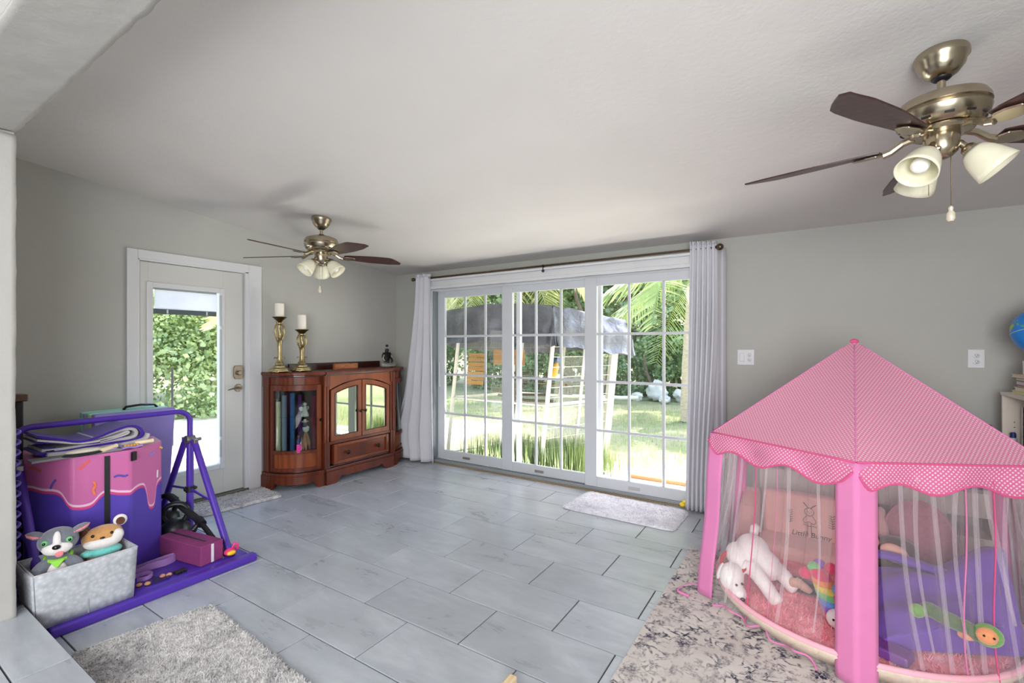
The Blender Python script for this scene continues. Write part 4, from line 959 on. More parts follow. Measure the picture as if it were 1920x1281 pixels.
# ================================================================== RUGS AND MATS
def rugmat(name, a, b2, c2, sc=5):
    t = NT(name); v = t.coord(); f = t.math('ADD', t.math('MULTIPLY', t.noise(v, sc, 5, .7, .8), .7), t.math('MULTIPLY', t.noise(v, sc*7, 4), .4))
    t.l(t.ramp(f, [(.40, lin(a)), (.54, lin(b2)), (.72, lin(c2))]), t.b.inputs['Base Color']); t.b.inputs['Roughness'].default_value = .95
    t.b.inputs['Sheen Weight'].default_value = .3; t.b.inputs['Specular IOR Level'].default_value = .1
    return t.m
def plush_rug(name, label, corners, h, m, n, tl, seed, wob=.012, cat='rug'):
    A, B2, C2, D = [Vector((*c, 0)) for c in corners]; cen = (A+B2+C2+D)/4
    t = thing(name, label, cat, tuple(cen))
    P = lambda u, v: A.lerp(B2, u).lerp(D.lerp(C2, u), v)
    def top(u, v):
        # rounded corners
        uu, vv = u-.5, v-.5; k = 1 - .05*(abs(2*uu)**10)*(abs(2*vv)**10)
        p = P(.5+uu*k, .5+vv*k); e = min(u, 1-u, v, 1-v)
        return p + Vector((wob*.6*mnoise.noise(Vector((u*7, v*7, seed))), wob*.6*mnoise.noise(Vector((u*7, v*7, seed+9))), .004 + h*smoothstep(0, .04, e)*(1+.25*mnoise.noise(Vector((u*18, v*18, seed))))))
    MB().sheet(top, 70, 50).build('backing', m, t, smooth=180, solid=.004, soff=-1)
    rnd = random.Random(seed); vs, fs = [], []
    for i in range(n):
        u, v = rnd.random(), rnd.random(); p = top(u, v) - cen; a = rnd.random()*6.28; L = tl*(.6+.8*rnd.random()); k = len(vs)
        dx, dy = cos(a), sin(a); w2 = .0028
        tip = p + Vector((dx*L*.8, dy*L*.8, L*.55))
        vs += [p+Vector((-dy*w2, dx*w2, 0)), p+Vector((dy*w2, -dx*w2, 0)), tip]; fs.append((k, k+1, k+2))
    o = mesh_obj('pile', vs, fs, m, t); o['kind'] = 'stuff'; return t
M_rugG = rugmat('grey_shag', (140, 138, 142), (196, 193, 192), (222, 219, 217))
M_rugW = rugmat('white_shag', (196, 195, 206), (222, 221, 228), (238, 237, 240))
plush_rug('bath_mat', 'off-white plush mat lying in front of the sliding glass door', [(-1.70, 3.40), (-.80, 3.385), (-.79, 3.86), (-1.68, 3.91)], .012, M_rugW, 12000, .010, 1)
plush_rug('door_mat', 'pale fluffy mat at the foot of the white entry door', [(-4.27, 1.62), (-3.93, 1.66), (-3.86, 2.36), (-4.25, 2.40)], .02, M_rugG, 8000, .012, 2)
plush_rug('shag_rug', 'grey shag rug lying beside the raised step at the bottom edge', [(-2.66, .63), (-1.62, .60), (-1.55, 1.10), (-2.56, 1.18)], .018, M_rugG, 22000, .011, 3)
# large patterned area rug under the tent
def arearug():
    t = NT('distressed_medallion_rug'); tc = t.n('TexCoord'); v = tc.outputs['Object']
    def warp(vec, scale, amt, detail=3):
        nz = t.n('TexNoise'); nz.inputs['Scale'].default_value = scale; nz.inputs['Detail'].default_value = detail; t.l(vec, nz.inputs[0])
        off = t.n('VectorMath', operation='SUBTRACT'); t.l(nz.outputs['Color'], off.inputs[0]); off.inputs[1].default_value = (.5, .5, .5)
        sc = t.n('VectorMath', operation='SCALE'); t.l(off.outputs[0], sc.inputs[0]); sc.inputs['Scale'].default_value = amt
        ad = t.n('VectorMath', operation='ADD'); t.l(vec, ad.inputs[0]); t.l(sc.outputs[0], ad.inputs[1]); return ad.outputs[0]
    vv = warp(v, 5, .16); v3 = warp(v, 14, .05)
    # scrolls: thin contour lines of a warped field; rings of the medallion; small petals
    f1 = t.noise(vv, 6.5, 2, .5); scroll = t.ramp(t.math('ABSOLUTE', t.math('SUBTRACT', t.math('FRACT', t.math('MULTIPLY', f1, 9)), .5)), [(.10, W4(1)), (.2, W4(0))])
    w = t.n('TexWave', wave_type='RINGS', rings_direction='SPHERICAL'); w.inputs['Scale'].default_value = 2.2; w.inputs['Distortion'].default_value = 2.2; w.inputs['Detail'].default_value = 4; w.inputs['Detail Scale'].default_value = 5; t.l(vv, w.inputs[0])
    ringm = t.ramp(w.outputs['Fac'], [(.72, W4(0)), (.82, W4(1))])
    vo2 = t.n('TexVoronoi', feature='F1'); vo2.inputs['Scale'].default_value = 24; t.l(v3, vo2.inputs['Vector']); dots = t.ramp(vo2.outputs['Distance'], [(.20, W4(1)), (.32, W4(0))])
    vo = t.n('TexVoronoi', feature='DISTANCE_TO_EDGE'); vo.inputs['Scale'].default_value = 9; t.l(vv, vo.inputs['Vector']); edges = t.ramp(vo.outputs['Distance'], [(.02, W4(1)), (.05, W4(0))])
    m1 = t.mix(1, t.mix(1, ringm, edges, 'LIGHTEN'), scroll, 'LIGHTEN'); m2 = t.mix(1, m1, dots, 'LIGHTEN')
    wear = t.ramp(t.noise(v, 16, 5, .7), [(.42, W4(0)), (.56, W4(1))]); wear2 = t.ramp(t.noise(v, 90, 3, .7), [(.36, W4(.1)), (.54, W4(1))]); big = t.ramp(t.noise(v, 2.2, 2), [(.32, W4(.35)), (.6, W4(1))])
    msk = t.mix(1, t.mix(1, t.mix(1, m2, wear, 'MULTIPLY'), wear2, 'MULTIPLY'), big, 'MULTIPLY')
    base = t.ramp(t.noise(v, 4, 4), [(.3, lin((196, 188, 183))), (.7, lin((220, 214, 208)))])
    t.l(t.mix(msk, base, lin((44, 44, 70))), t.b.inputs['Base Color']); t.b.inputs['Roughness'].default_value = .95; t.b.inputs['Specular IOR Level'].default_value = .1
    t.bump(t.noise(v, 240, 2), .4, .002); return t.m
rg = thing('area_rug', 'large cream rug with a worn navy medallion pattern under the pink tent', 'rug', (.32, 2.0, 0))
MB().sheet(lambda u, v: Vector((-.655 + 1.96*u + .008*mnoise.noise(Vector((v*6, 0, 1)))*(u < .02), .75+2.42*v, .006)), 40, 40).build('pile', arearug(), rg, solid=.010, soff=-1)
fr = MB(); rnd = random.Random(5)
for i in range(260):
    x = -.655+1.96*i/260; fr.bar((x, 3.168, .006), (x+rnd.uniform(-.01, .01), 3.168+.03+rnd.random()*.02, .003), .0016, n=3)
o = fr.build('fringe', mat('rug_fringe', (214, 206, 198), .9), rg); o['kind'] = 'stuff'
tag(MB().box(-.965, -.93, 1.43, 1.50, 0, .07).build('wooden_block', wood('beech_wood', (196, 168, 128), (222, 200, 164), (1, 1, 6), .6, 0), bevel=.008), 'small pale wooden block standing on the floor tiles at the bottom edge', 'block')
db = thing('rubber_duck', 'small yellow rubber duck on the sill corner by the straight curtain', 'toy', (-.865, 3.925, .012))
M_duck = mat('duck_yellow', (244, 214, 40), .4); b = MB(); b.ball((-.865, 3.925, .032), (.026, .018, .018)); b.ball((-.85, 3.92, .058), .015); b.build('body', M_duck, db, smooth=180, remesh=.005)
MB().ball((-.832, 3.915, .055), (.008, .006, .004)).build('beak', mat('duck_beak', (236, 140, 40), .4), db, smooth=180)

# ================================================================== GYMNASTICS CORNER
M_pur = mat('purple_powder_coat', (78, 48, 160), .35, var=.05)
M_purD = mat('purple_mat_vinyl', (74, 46, 158), .4, var=.06)
M_steel = mat('dull_steel', (150, 146, 146), .35, .9)
KX = -3.5; Y1, Y2 = .66, 1.475; HZB = .885
gb = thing('gymnastics_bar', 'purple gymnastics bar with splayed legs in front of the entry door', 'gymnastics bar', (KX, 1.07, 0))
pts = [(KX, Y1, .60)] + [(KX, Y1, HZB-.05)] + [(KX, Y1+.06-.06*cos(R(a)), HZB-.05+.05*sin(R(a))) for a in (30, 60, 90)] + [(KX, Y2-.08+.08*sin(R(a)), HZB-.065+.065*cos(R(a))) for a in (0, 25, 50, 75, 90)] + [(KX, Y2, .60)]
MB().tube(pts, .0165, 14).build('bar', M_pur, gb, smooth=60)
for y in (Y1, Y2):
    MB().bar((KX, y, .08), (KX, y, .70), .021, n=14).build('post', M_pur, gb, smooth=60)
    m = MB(); m.bar((KX, y-.026, .69), (KX, y+.026, .69), .03, n=12); m.box(KX-.09, KX+.09, y-.014, y+.014, .672, .70); m.bar((KX+.03, y+.02, .69), (KX+.03, y+.055, .69), .012, n=8); m.build('clamp', M_steel, gb, bevel=.003)
    for x2 in (-3.985, -2.985):
        sgn = -1 if x2 < KX else 1
        MB().tube([(KX+sgn*.05, y, .688), (KX+sgn*.085, y, .655), (KX+sgn*.12, y, .60), (x2, y, .05)], .0195, 12).build('leg', M_pur, gb, smooth=60)
        MB().bar((KX, y, .36), (KX+sgn*.262, y, .335), .0085, n=8).build('brace', M_pur, gb, smooth=60)
        MB().box(x2-.025, x2+.025, y-.02, y+.02, .045, .075).build('foot', M_black, gb, bevel=.004)
    m = MB(); m.bar((KX, y-.034, .36), (KX, y+.034, .36), .012, n=8); m.lathe([(.027, -.02), (.027, .02)], (KX, y, .36), n=14); m.build('brace_collar', M_black, gb, smooth=40)
    MB().ball((KX+.055, y+.01, .375), .011).build('brace_knob', M_black, gb, smooth=180)
for x in (-2.885, -3.985):
    m = MB(); y0, y1 = (.645, 1.575) if x > -3 else (.645, 1.575)
    m.box(x-.03, x+.03, y0, y1, .0, .046); m.build('base_rail', M_pur, gb, bevel=.012, segs=3)
mt = MB().box(-3.955, -2.917, .66, 1.55, .002, .045)
tag(mt.build('landing_mat', M_purD, bevel=.008), 'thin purple vinyl mat lying between the gymnastics bar legs', 'mat')
# icing-drip octagonal tumbler
def cakemat():
    t = NT('icing_drip_vinyl'); at = t.n('UVMap'); sp = t.n('SeparateXYZ'); t.l(at.outputs[0], sp.inputs[0]); u, v = sp.outputs[0], sp.outputs[1]
    # drip line height as a sum of sines of the position round the block
    SD = 8*2*.315*math.sin(math.pi/8)
    pr = [(0, .46), (.045, .475), (.06, .43), (.076, .33), (.09, .33), (.104, .45), (.125, .47), (.2, .40), (.27, .5), (.36, .42), (.45, .5), (.55, .40), (.63, .5), (.72, .47), (.755, .54), (.80, .525), (.84, .515), (.875, .44), (.91, .43), (.945, .485), (.975, .47), (1, .46)]
    cu = t.n('FloatCurve'); cv = cu.mapping.curves[0]
    for x, y in pr[1:-1]: cv.points.new(x, y)
    cv.points[0].location = pr[0]; cv.points[-1].location = pr[-1]; cu.mapping.update()
    t.l(t.math('DIVIDE', u, SD), cu.inputs['Value']); d = cu.outputs[0]
    s = t.math('SUBTRACT', v, d)
    col = t.ramp(t.math('ADD', s, .5), [(.0, lin((86, 66, 172))), (.478, lin((86, 66, 172))), (.482, lin((214, 70, 128))), (.493, lin((214, 70, 128))), (.495, lin((232, 196, 220))), (.504, lin((232, 196, 220))), (.507, lin((200, 106, 162))), (1, lin((206, 110, 166)))], 'LINEAR')
    t.l(col, t.b.inputs['Base Color']); t.b.inputs['Roughness'].default_value = .34; t.b.inputs['Specular IOR Level'].default_value = .45
    return t.m
M_cake = cakemat()
TC = (-3.5, .985); TR = .315; TH = .745; TA0 = 12
tb = thing('octagon_tumbler', 'tall octagonal foam tumbler with pink icing drip over purple, under the gymnastics bar', 'foam tumbler', (TC[0], TC[1], .045))
V8 = [Vector((TC[0]+TR*cos(R(TA0+45*k)), TC[1]+TR*sin(R(TA0+45*k)), 0)) for k in range(8)]
m = MB(); m.uv = m.bm.loops.layers.uv.new('UVMap'); z0, z1 = .046, .046+.69
side = (V8[1]-V8[0]).length
for k in range(8):
    a, b2 = V8[k], V8[(k+1) % 8]
    for i in range(4):
        p, q = a.lerp(b2, i/4), a.lerp(b2, (i+1)/4)
        f = m.bm.faces.new([m.bm.verts.new(x) for x in (p+Vector((0, 0, z0)), q+Vector((0, 0, z0)), q+Vector((0, 0, z1)), p+Vector((0, 0, z1)))])
        for l, (uu, vv) in zip(f.loops, (((k+i/4)*side, 0), ((k+(i+1)/4)*side, 0), ((k+(i+1)/4)*side, .69), ((k+i/4)*side, .69))): l[m.uv].uv = (uu, vv*1.0)
tf = m.bm.faces.new([m.bm.verts.new(v+Vector((0, 0, z1))) for v in V8])
for l in tf.loops: l[m.uv].uv = (.3, 1)
bf = m.bm.faces.new([m.bm.verts.new(v+Vector((0, 0, z0))) for v in V8][::-1])
for l in bf.loops: l[m.uv].uv = (.3, 0)
bmesh.ops.remove_doubles(m.bm, verts=m.bm.verts, dist=.0005)
m.build('block', M_cake, tb, bevel=.012, segs=3)
cenV = Vector((TC[0], TC[1], 0))
def facept(k, f, z, off=.003):
    a, b2 = V8[k % 8], V8[(k+1) % 8]; p = a.lerp(b2, f); n = ((a+b2)/2-cenV).normalized(); return p + n*off + Vector((0, 0, z)), (b2-a).normalized(), n
def strip(k, f, za, zb, w2, mname, nm, thick=.006):
    p, d, n = facept(k, f, 0); mm = MB(); mm.prism([p+d*-w2+Vector((0, 0, za)), p+d*w2+Vector((0, 0, za)), p+d*w2+Vector((0, 0, zb)), p+d*-w2+Vector((0, 0, zb))], n*thick); return mm.build(nm, mname, tb)
strip(7, .58, .07, z1-.015, .011, M_black, 'strap')
strip(0, .04, z1-.06, z1-.012, .014, M_black, 'buckle', .012)
def sprinkle(k, f, z, pts, col, nm='sprinkle'):
    p, d, n = facept(k, f, z, .0035); P = [p + d*a + Vector((0, 0, b2)) for a, b2 in pts]
    mm = MB()
    for i in range(len(P)-1):
        dd = (P[i+1]-P[i]).normalized(); s2 = n.cross(dd)*.0055; mm.prism([P[i]-s2, P[i+1]-s2, P[i+1]+s2, P[i]+s2], n*.0012)
    return mm.build(nm, mat('sprinkle_%d_%d_%d' % col, col, .4), tb)
wavy = [(-.03, 0), (-.015, .007), (0, .004), (.015, -.004), (.03, 0)]
sprinkle(7, .20, .69, [(-.022, -.022), (.022, .02)], (232, 92, 84)); sprinkle(7, .36, .56, [(0, .035), (.006, .012), (-.004, -.01), (.004, -.035)], (236, 124, 74))
sprinkle(7, .82, .60, wavy, (88, 76, 176)); sprinkle(6, .62, .60, [(-.012, -.024), (-.002, 0), (.016, .024)], (92, 80, 178)); sprinkle(6, .25, .68, [(-.03, .012), (.03, -.012)], (190, 92, 70))
sprinkle(0, .65, .68, [(-.02, -.006), (0, 0), (.02, .008)], (150, 140, 220)); sprinkle(0, .82, .55, [(0, -.022), (.002, .022)], (240, 232, 236)); sprinkle(0, .95, .70, [(-.012, .006), (.012, -.006)], (232, 190, 96))
# folded lilac panel mat standing on end
fm = thing('folding_panel_mat', 'tall lilac folded panel mat standing behind the octagonal tumbler', 'folding mat', (-4.1, 1.36, 0))
M_lil = cloth('lilac_vinyl', (150, 138, 206), 0, .03, 0); 
for i, (xa, xb, col, nm) in enumerate(((-3.995, -3.935, None, 'lilac_panel'), (-4.05, -3.998, (222, 226, 150), 'yellow_panel'), (-4.105, -4.053, (150, 214, 196), 'mint_panel'), (-4.16, -4.108, (182, 170, 220), 'lavender_panel'), (-4.215, -4.163, (150, 212, 198), 'mint_panel'))):
    mm = MB(); dz = .006*(i % 2); y0, y1, q = 1.10, 1.545, .035
    mm.prism([(xa, y0+.0, .0), (xa, y1-.035, 0), (xa, y1+.02, .865-dz), (xa, y0, .865-dz)], (xb-xa, 0, 0))
    mm.build(nm, M_lil if col is None else mat('vinyl_%d_%d_%d' % col, col, .45), fm, bevel=.01, segs=3)
MB().tube([(-4.08, 1.30, .866), (-4.08, 1.315, .885), (-4.08, 1.40, .892), (-4.08, 1.485, .885), (-4.08, 1.50, .866)], .016, 8, flat=.5).build('carry_handle', M_black, fm, smooth=60)
# folded cloth bag on the tumbler, as looping layers
zt = z1 + .001
M_bagP = cloth('violet_cloth', (62, 34, 140), .0, .1, .2, 40); M_bagW = cloth('grey_white_cloth', (178, 174, 176), .0, .06, .2, 40)
fb = thing('folded_tent_bag', 'folded purple and grey-white cloth lying in loops on the octagonal tumbler', 'folded cloth', (-3.42, .96, zt))
def strap_layer(path, w2, th, m, nm): return MB().ribbon([(-3.36 + .0*y, y, z) for y, z in path], w2, th, (1, 0, 0)).build(nm, m, fb, bevel=.003, smooth=50)
def loopz(*a): return [(y, zt+z) for y, z in a]
def smooth_path(P, n=6):
    out = []
    for i in range(len(P)-1):
        p0, p1, p2, p3 = P[max(i-1, 0)], P[i], P[i+1], P[min(i+2, len(P)-1)]
        for k in range(n):
            t = k/n; out.append(tuple(.5*((2*b)+(-a+c)*t+(2*a-5*b+4*c-d)*t*t+(-a+3*b-3*c+d)*t**3) for a, b, c, d in zip(p0, p1, p2, p3)))
    return out + [P[-1]]
def bag(P, w2, th, m, nm, xc=-3.36, dxb=-.075): return MB().ribbon([(xc+dxb, y, z) for y, z in smooth_path(loopz(*P))], w2, th, (1, 0, 0)).build(nm, m, fb, smooth=60)
bag([(.70, .03), (.78, .026), (.9, .03), (1.02, .034), (1.11, .036), (1.145, .06), (1.13, .10), (1.08, .118), (1.0, .098), (.93, .074), (.86, .066), (.78, .092), (.70, .118)], .26, .012, M_bagP, 'violet_fold')
bag([(.72, .040), (.8, .036), (.92, .040), (1.04, .046), (1.105, .052), (1.12, .075), (1.10, .098), (1.05, .10), (.98, .082), (.92, .07)], .25, .016, M_bagW, 'pale_fold', -3.37)
bag([(.70, .10), (.78, .078), (.86, .058), (.94, .056), (1.02, .072), (1.07, .088), (1.075, .078), (1.03, .064), (.95, .052)], .25, .010, M_bagW, 'pale_fold', -3.355)
bag([(.735, .022), (.85, .018), (.98, .02), (1.08, .024), (1.15, .036), (1.168, .064)], .27, .016, M_bagW, 'outer_fold', -3.345)
bag([(.70, .085), (.80, .07), (.90, .048), (.98, .05), (1.06, .062)], .24, .008, M_bagP, 'violet_fold', -3.36)
MB().box(-3.54, -3.32, .72, .78, zt+.006, zt+.05).build('corner_patch', M_bagP, fb, bevel=.012)
tag(MB().box(-3.30, -3.215, .66, 1.02, zt, zt+.012).build('grey_folder', mat('grey_board', (128, 126, 130), .6), bevel=.003), 'flat grey folder under the folded cloth on the tumbler', 'folder')
pc2 = thing('pencil_pouch', 'small cream pouch with a dark zip lying on the tumbler edge', 'pouch', (-3.23, .86, zt+.012))
b = MB(); b.ball((-3.235, .865, zt+.026), (.035, .08, .014)); b.build('pouch', mat('cream_pouch', (206, 200, 184), .7, bump=.3), pc2, smooth=180)
MB().ball((-3.222, .855, zt+.012), (.036, .085, .01)).build('base', mat('black_pouch', (34, 32, 40), .7), pc2, smooth=180)
jr = thing('jump_rope', 'lilac beaded jump rope with pale wooden handles lying on the tumbler', 'jump rope', (-3.24, 1.02, zt))
M_hand = mat('pale_wood_handle', (226, 206, 172), .4); rp = []
for i in range(60): a = i/60*4*PI; rp.append((-3.255+.028*cos(a*1.0)+.004*i/60, .97+.16*i/60+.05*sin(a), zt+.008+.004*sin(i*1.1)))
MB().tube(rp, .0065, 6).build('rope', mat('lilac_rope', (160, 140, 206), .6), jr, smooth=60)
for p, q in (((-3.215, .925, zt+.016), (-3.245, 1.0, zt+.026)), ((-3.255, 1.09, zt+.024), (-3.235, 1.16, zt+.028))): MB().lathe([(.009, 0), (.013, .01), (.011, .07), (.013, .085), (.006, .088)], p, Vector(q)-Vector(p), 14).build('handle', M_hand, jr, smooth=50)
for k in range(5): MB().ball((-3.235, 1.04+.014*k, zt+.018), .008, n=10, m=6).build('bead', mat('amber_bead', (206, 150, 60), .4) if k == 0 else bpy.data.materials['amber_bead'], jr, smooth=180)
# dark post with purple coil beside the wall corner
cp = thing('coil_post', 'dark post wound with a purple spring coil at the wall corner', 'post', (-3.52, .60, 0))
MB().box(-3.85, -3.80, .715, .75, 0, 1.0).build('post', mat('black_post', (26, 22, 24), .5), cp, bevel=.006)
MB().box(-3.875, -3.775, .70, .765, 1.0, 1.04).build('cap', wood('brown_cap', (70, 48, 34), (104, 74, 54)), cp, bevel=.006)
MB().bar((-3.24, .60, .002), (-3.24, .60, .98), .012, n=10).build('rod', M_steel, cp, smooth=60)
MB().tube([(-3.24+.025*cos(a), .60+.025*sin(a), .09+.85*a/(2*PI*17)) for a in [2*PI*17*i/340 for i in range(341)]], .0065, 6).build('coil', mat('purple_spring', (110, 96, 196), .35), cp, smooth=180)
# kettlebells
M_iron = mat('black_iron', (26, 28, 32), .38, .2, bump=.2, bscale=50)
def kettle(label, x, y, r, rz, z0=.046):
    t = thing('kettlebell', label, 'kettlebell', (x, y, z0), 0, 'black kettlebells')
    MB().lathe([(r*.62, 0), (r*.88, r*.3), (r, r*.85), (r*.9, r*1.35), (r*.55, r*1.72), (r*.2, r*1.82)], (x, y, z0), n=24).build('bell', M_iron, t, smooth=60)
    q = Quaternion((0, 0, 1), rz); c = Vector((x, y, z0))
    MB().tube([c + q @ Vector((a*r, 0, b2*r)) for a, b2 in ((-.5, 1.55), (-.78, 2.05), (-.72, 2.55), (-.4, 2.82), (0, 2.88), (.4, 2.82), (.72, 2.55), (.78, 2.05), (.5, 1.55))], r*.19, 10).build('handle', M_iron, t, smooth=60)
    m = MB(); m.lathe([(r*.4, 0), (r*.4, .003)], c + q @ Vector((r*.0, -r*.98, r*.85)), q @ Vector((0, -1, 0)), 16); m.build('weight_disc', mat('iron_badge', (52, 58, 64), .4) if 'iron_badge' not in bpy.data.materials else bpy.data.materials['iron_badge'], t)
    return t
kettle('larger black kettlebell with its handle towards the magenta block', -3.44, 1.365, .088, R(60)); kettle('black kettlebell half hidden behind the tumbler', -3.72, 1.42, .085, R(50))
yb = thing('yoga_block', 'magenta suede box with a dark seam and white tab on the purple mat', 'box', (-3.15, 1.33, .046), R(9))
MB().obox((0, 0, .058), (.40, .135, .115)).build('block', mat('magenta_suede', (130, 50, 104), .9, var=.08, vscale=30, bump=.3, bscale=120), yb, bevel=.006, world=False)
MB().obox((-.03, .0, .1175), (.34, .008, .003)).build('seam', M_black, yb, world=False)
MB().obox((.202, .0, .058), (.004, .014, .105)).build('tab', mat('white_tab', (224, 216, 220), .4), yb, world=False)
dp = thing('dip_bar', 'black clamped tube leaning from the kettlebells down to the rail end', 'exercise bar', (-3.2, 1.42, 0))
pA, pM, pB = Vector((-3.62, 1.39, .32)), Vector((-3.27, 1.435, .20)), Vector((-2.96, 1.44, .062))
MB().bar(pA, pM, .021, n=14).build('grip_tube', mat('foam_grip', (24, 24, 28), .7), dp, smooth=60)
MB().bar(pM, pB, .015, n=14).build('tube', M_black, dp, smooth=60)
m = MB(); m.bar(pM-Vector((.02, 0, -.008)), pM+Vector((.03, 0, -.012)), .026, n=14); m.bar(pM, pM+Vector((-.01, -.035, -.045)), .016, n=10); m.build('clamp', M_black, dp, smooth=40)
for s in (-1, 1): MB().ball(pM+Vector((-.015, -.045+.02*s, -.06+.01*s)), .014).build('clamp_knob', M_black, dp, smooth=180)
kb = thing('toy_band', 'pink and yellow rubber toy hooked round the foot of the near bar leg', 'toy', (-2.98, 1.475, .046))
MB().ball((-2.955, 1.462, .072), (.03, .034, .022)).build('pink_cup', mat('hot_pink_rubber', (224, 58, 128), .35), kb, smooth=180)
MB().ball((-2.925, 1.455, .074), (.014, .026, .014)).build('yellow_lip', mat('yellow_rubber', (240, 190, 40), .35), kb, smooth=180)
MB().tube([(-2.95, 1.47, .085), (-2.945, 1.485, .12), (-2.94, 1.50, .11), (-2.935, 1.495, .08)], .008, 8).build('pink_loop', bpy.data.materials['hot_pink_rubber'], kb, smooth=180)
ls = thing('lilac_strap', 'lilac webbing strap curled on the purple mat beside the fabric bin', 'strap', (-3.1, 1.1, .046))
M_web = cloth('lilac_webbing', (164, 122, 186), 0, .08, .3, 150)
P = smooth_path([(-3.14, 1.0, .066), (-3.13, 1.06, .066), (-3.15, 1.13, .066), (-3.14, 1.20, .066), (-3.16, 1.255, .066), (-3.19, 1.25, .066), (-3.19, 1.18, .066), (-3.18, 1.1, .066), (-3.19, 1.03, .066)])
MB().ribbon(P, .04, .003).build('webbing', M_web, ls, smooth=60)
P = smooth_path([(-3.05, 1.03, .056), (-3.03, 1.07, .058), (-3.06, 1.105, .058), (-3.10, 1.09, .058), (-3.10, 1.04, .058), (-3.06, 1.02, .06), (-3.02, 1.0, .058)])
MB().ribbon(P, .022, .003).build('loop_end', M_web, ls, smooth=60)
for i, (x, y, col, nm, lb) in enumerate(((-2.99, 1.02, (206, 150, 90), 'amber', 'amber hair bead nearest the fabric bin on the purple mat'), (-2.97, 1.05, (212, 160, 100), 'amber', 'amber hair bead just beyond the first on the purple mat'), (-3.0, 1.13, (206, 140, 110), 'amber', 'amber hair bead in the middle of the purple mat'), (-2.985, 1.155, (214, 160, 120), 'amber', 'amber hair bead nearest the magenta box'))):
    tag(MB().lathe([(.008, 0), (.014, .004), (.014, .01), (.008, .014), (.004, .01)], (x, y, .046), n=12).build('hair_bead', mat('amber_bead_%d' % i, col, .35), smooth=50), lb, 'bead', 'small beads on the purple mat')
hc = thing('hair_clip', 'dark claw hair clip lying on the purple mat by the rail', 'hair clip', (-2.98, 1.205, .046))
MB().obox((-2.98, 1.205, .053), (.03, .06, .014), Quaternion((0, 0, 1), .2)).build('bow', M_black, hc, bevel=.004)
for k in range(4): MB().bar((-2.97, 1.185+.013*k, .053), (-2.95, 1.185+.013*k, .049), .003, n=6).build('tooth', M_black, hc)
fl = thing('felt_flower', 'dark purple felt ribbon flat on the mat beside the beads', 'ribbon', (-3.0, 1.08, .046))
MB().prism([(-2.955, 1.06, .047), (-2.95, 1.13, .047), (-2.985, 1.16, .047), (-3.0, 1.12, .047), (-3.06, 1.10, .047), (-2.99, 1.08, .047)], (0, 0, .003)).build('ribbon', mat('dark_violet_felt', (50, 30, 92), .9), fl)
MB().ball((-2.955, 1.14, .054), .009).build('knot', bpy.data.materials['dark_violet_felt'], fl, smooth=180)
# ---- fabric bin with soft toys
def binmat():
    t = NT('grey_woven_bin'); at = t.n('TexCoord'); v = t.coord('Object', (1, 1, 1)); f = t.noise(v, 9, 3); vo = t.n('TexVoronoi', feature='SMOOTH_F1'); vo.inputs['Scale'].default_value = 60; t.l(v, vo.inputs['Vector'])
    g = t.math('ADD', t.math('MULTIPLY', vo.outputs['Distance'], .9), t.math('MULTIPLY', f, .4))
    t.l(t.ramp(g, [(.2, lin((200, 202, 206))), (.5, lin((184, 187, 192))), (.9, lin((164, 167, 173)))]), t.b.inputs['Base Color']); t.b.inputs['Roughness'].default_value = .8
    t.b.inputs['Specular IOR Level'].default_value = .15; t.bump(t.math('ADD', vo.outputs['Distance'], t.math('MULTIPLY', t.noise(v, 160, 2), .3)), .2, .003); return t.m
M_bin = binmat()
bn = thing('fabric_bin', 'grey woven fabric bin holding two soft toys on the purple mat', 'storage bin', (-2.99, .785, .046))
bx0, bx1, by0, by1, bz0, bz1 = -3.135, -2.895, .612, .962, .047, .297
flare = .012
def wallp(a, b2, nn, nm):
    mm = MB(); a, b2 = Vector(a), Vector(b2); nn = Vector(nn); N = 10
    cc_ = Vector(((bx0+bx1)/2, (by0+by1)/2, 0)); fx_ = lambda p, v: p + Vector((math.copysign(flare*v, p.x-cc_.x), math.copysign(flare*v, p.y-cc_.y), 0)); mm.sheet(lambda u, v: fx_(a, v).lerp(fx_(b2, v), u) + nn*(.005*sin(PI*u)*v) + Vector((0, 0, bz0+(bz1-bz0)*v)), N, 6); mm.build(nm, M_bin, bn, solid=.007, soff=-1, smooth=40)
wallp((bx1, by0, 0), (bx1, by1, 0), (1, 0, 0), 'front_wall'); wallp((bx0, by1, 0), (bx0, by0, 0), (-1, 0, 0), 'back_wall'); wallp((bx1, by1, 0), (bx0, by1, 0), (0, 1, 0), 'side_wall'); wallp((bx0, by0, 0), (bx1, by0, 0), (0, -1, 0), 'side_wall')
MB().box(bx0, bx1, by0, by1, bz0, bz0+.006).build('bottom', M_bin, bn)
q0 = .012
MB().tube([(bx1+q0, by0-q0, bz1), (bx1+q0+.004, (by0+by1)/2, bz1), (bx1+q0, by1+q0, bz1), (bx0-q0, by1+q0, bz1), (bx0-q0, by0-q0, bz1)], .005, 6, closed=True).build('rim_piping', mat('bin_piping', (176, 176, 180), .8), bn, smooth=60)
MB().box(bx1+.002, bx1+.012, .782, .79, bz0+.004, bz1-.004).build('centre_seam', mat('bin_seam', (150, 152, 156), .8), bn, bevel=.002)
def plushmat(name, col, var=.12):
    t = NT(name); v = t.coord(); c = lin(col); f = t.noise(v, 60, 4, .7)
    t.l(t.ramp(f, [(.3, tuple(x*(1-var) for x in c[:3]) + (1,)), (.7, tuple(min(1, x*(1+var)) for x in c[:3]) + (1,))]), t.b.inputs['Base Color'])
    t.b.inputs['Roughness'].default_value = .95; t.b.inputs['Sheen Weight'].default_value = .5; t.b.inputs['Specular IOR Level'].default_value = .1; t.bump(t.noise(v, 180, 3), .6, .004); return t.m
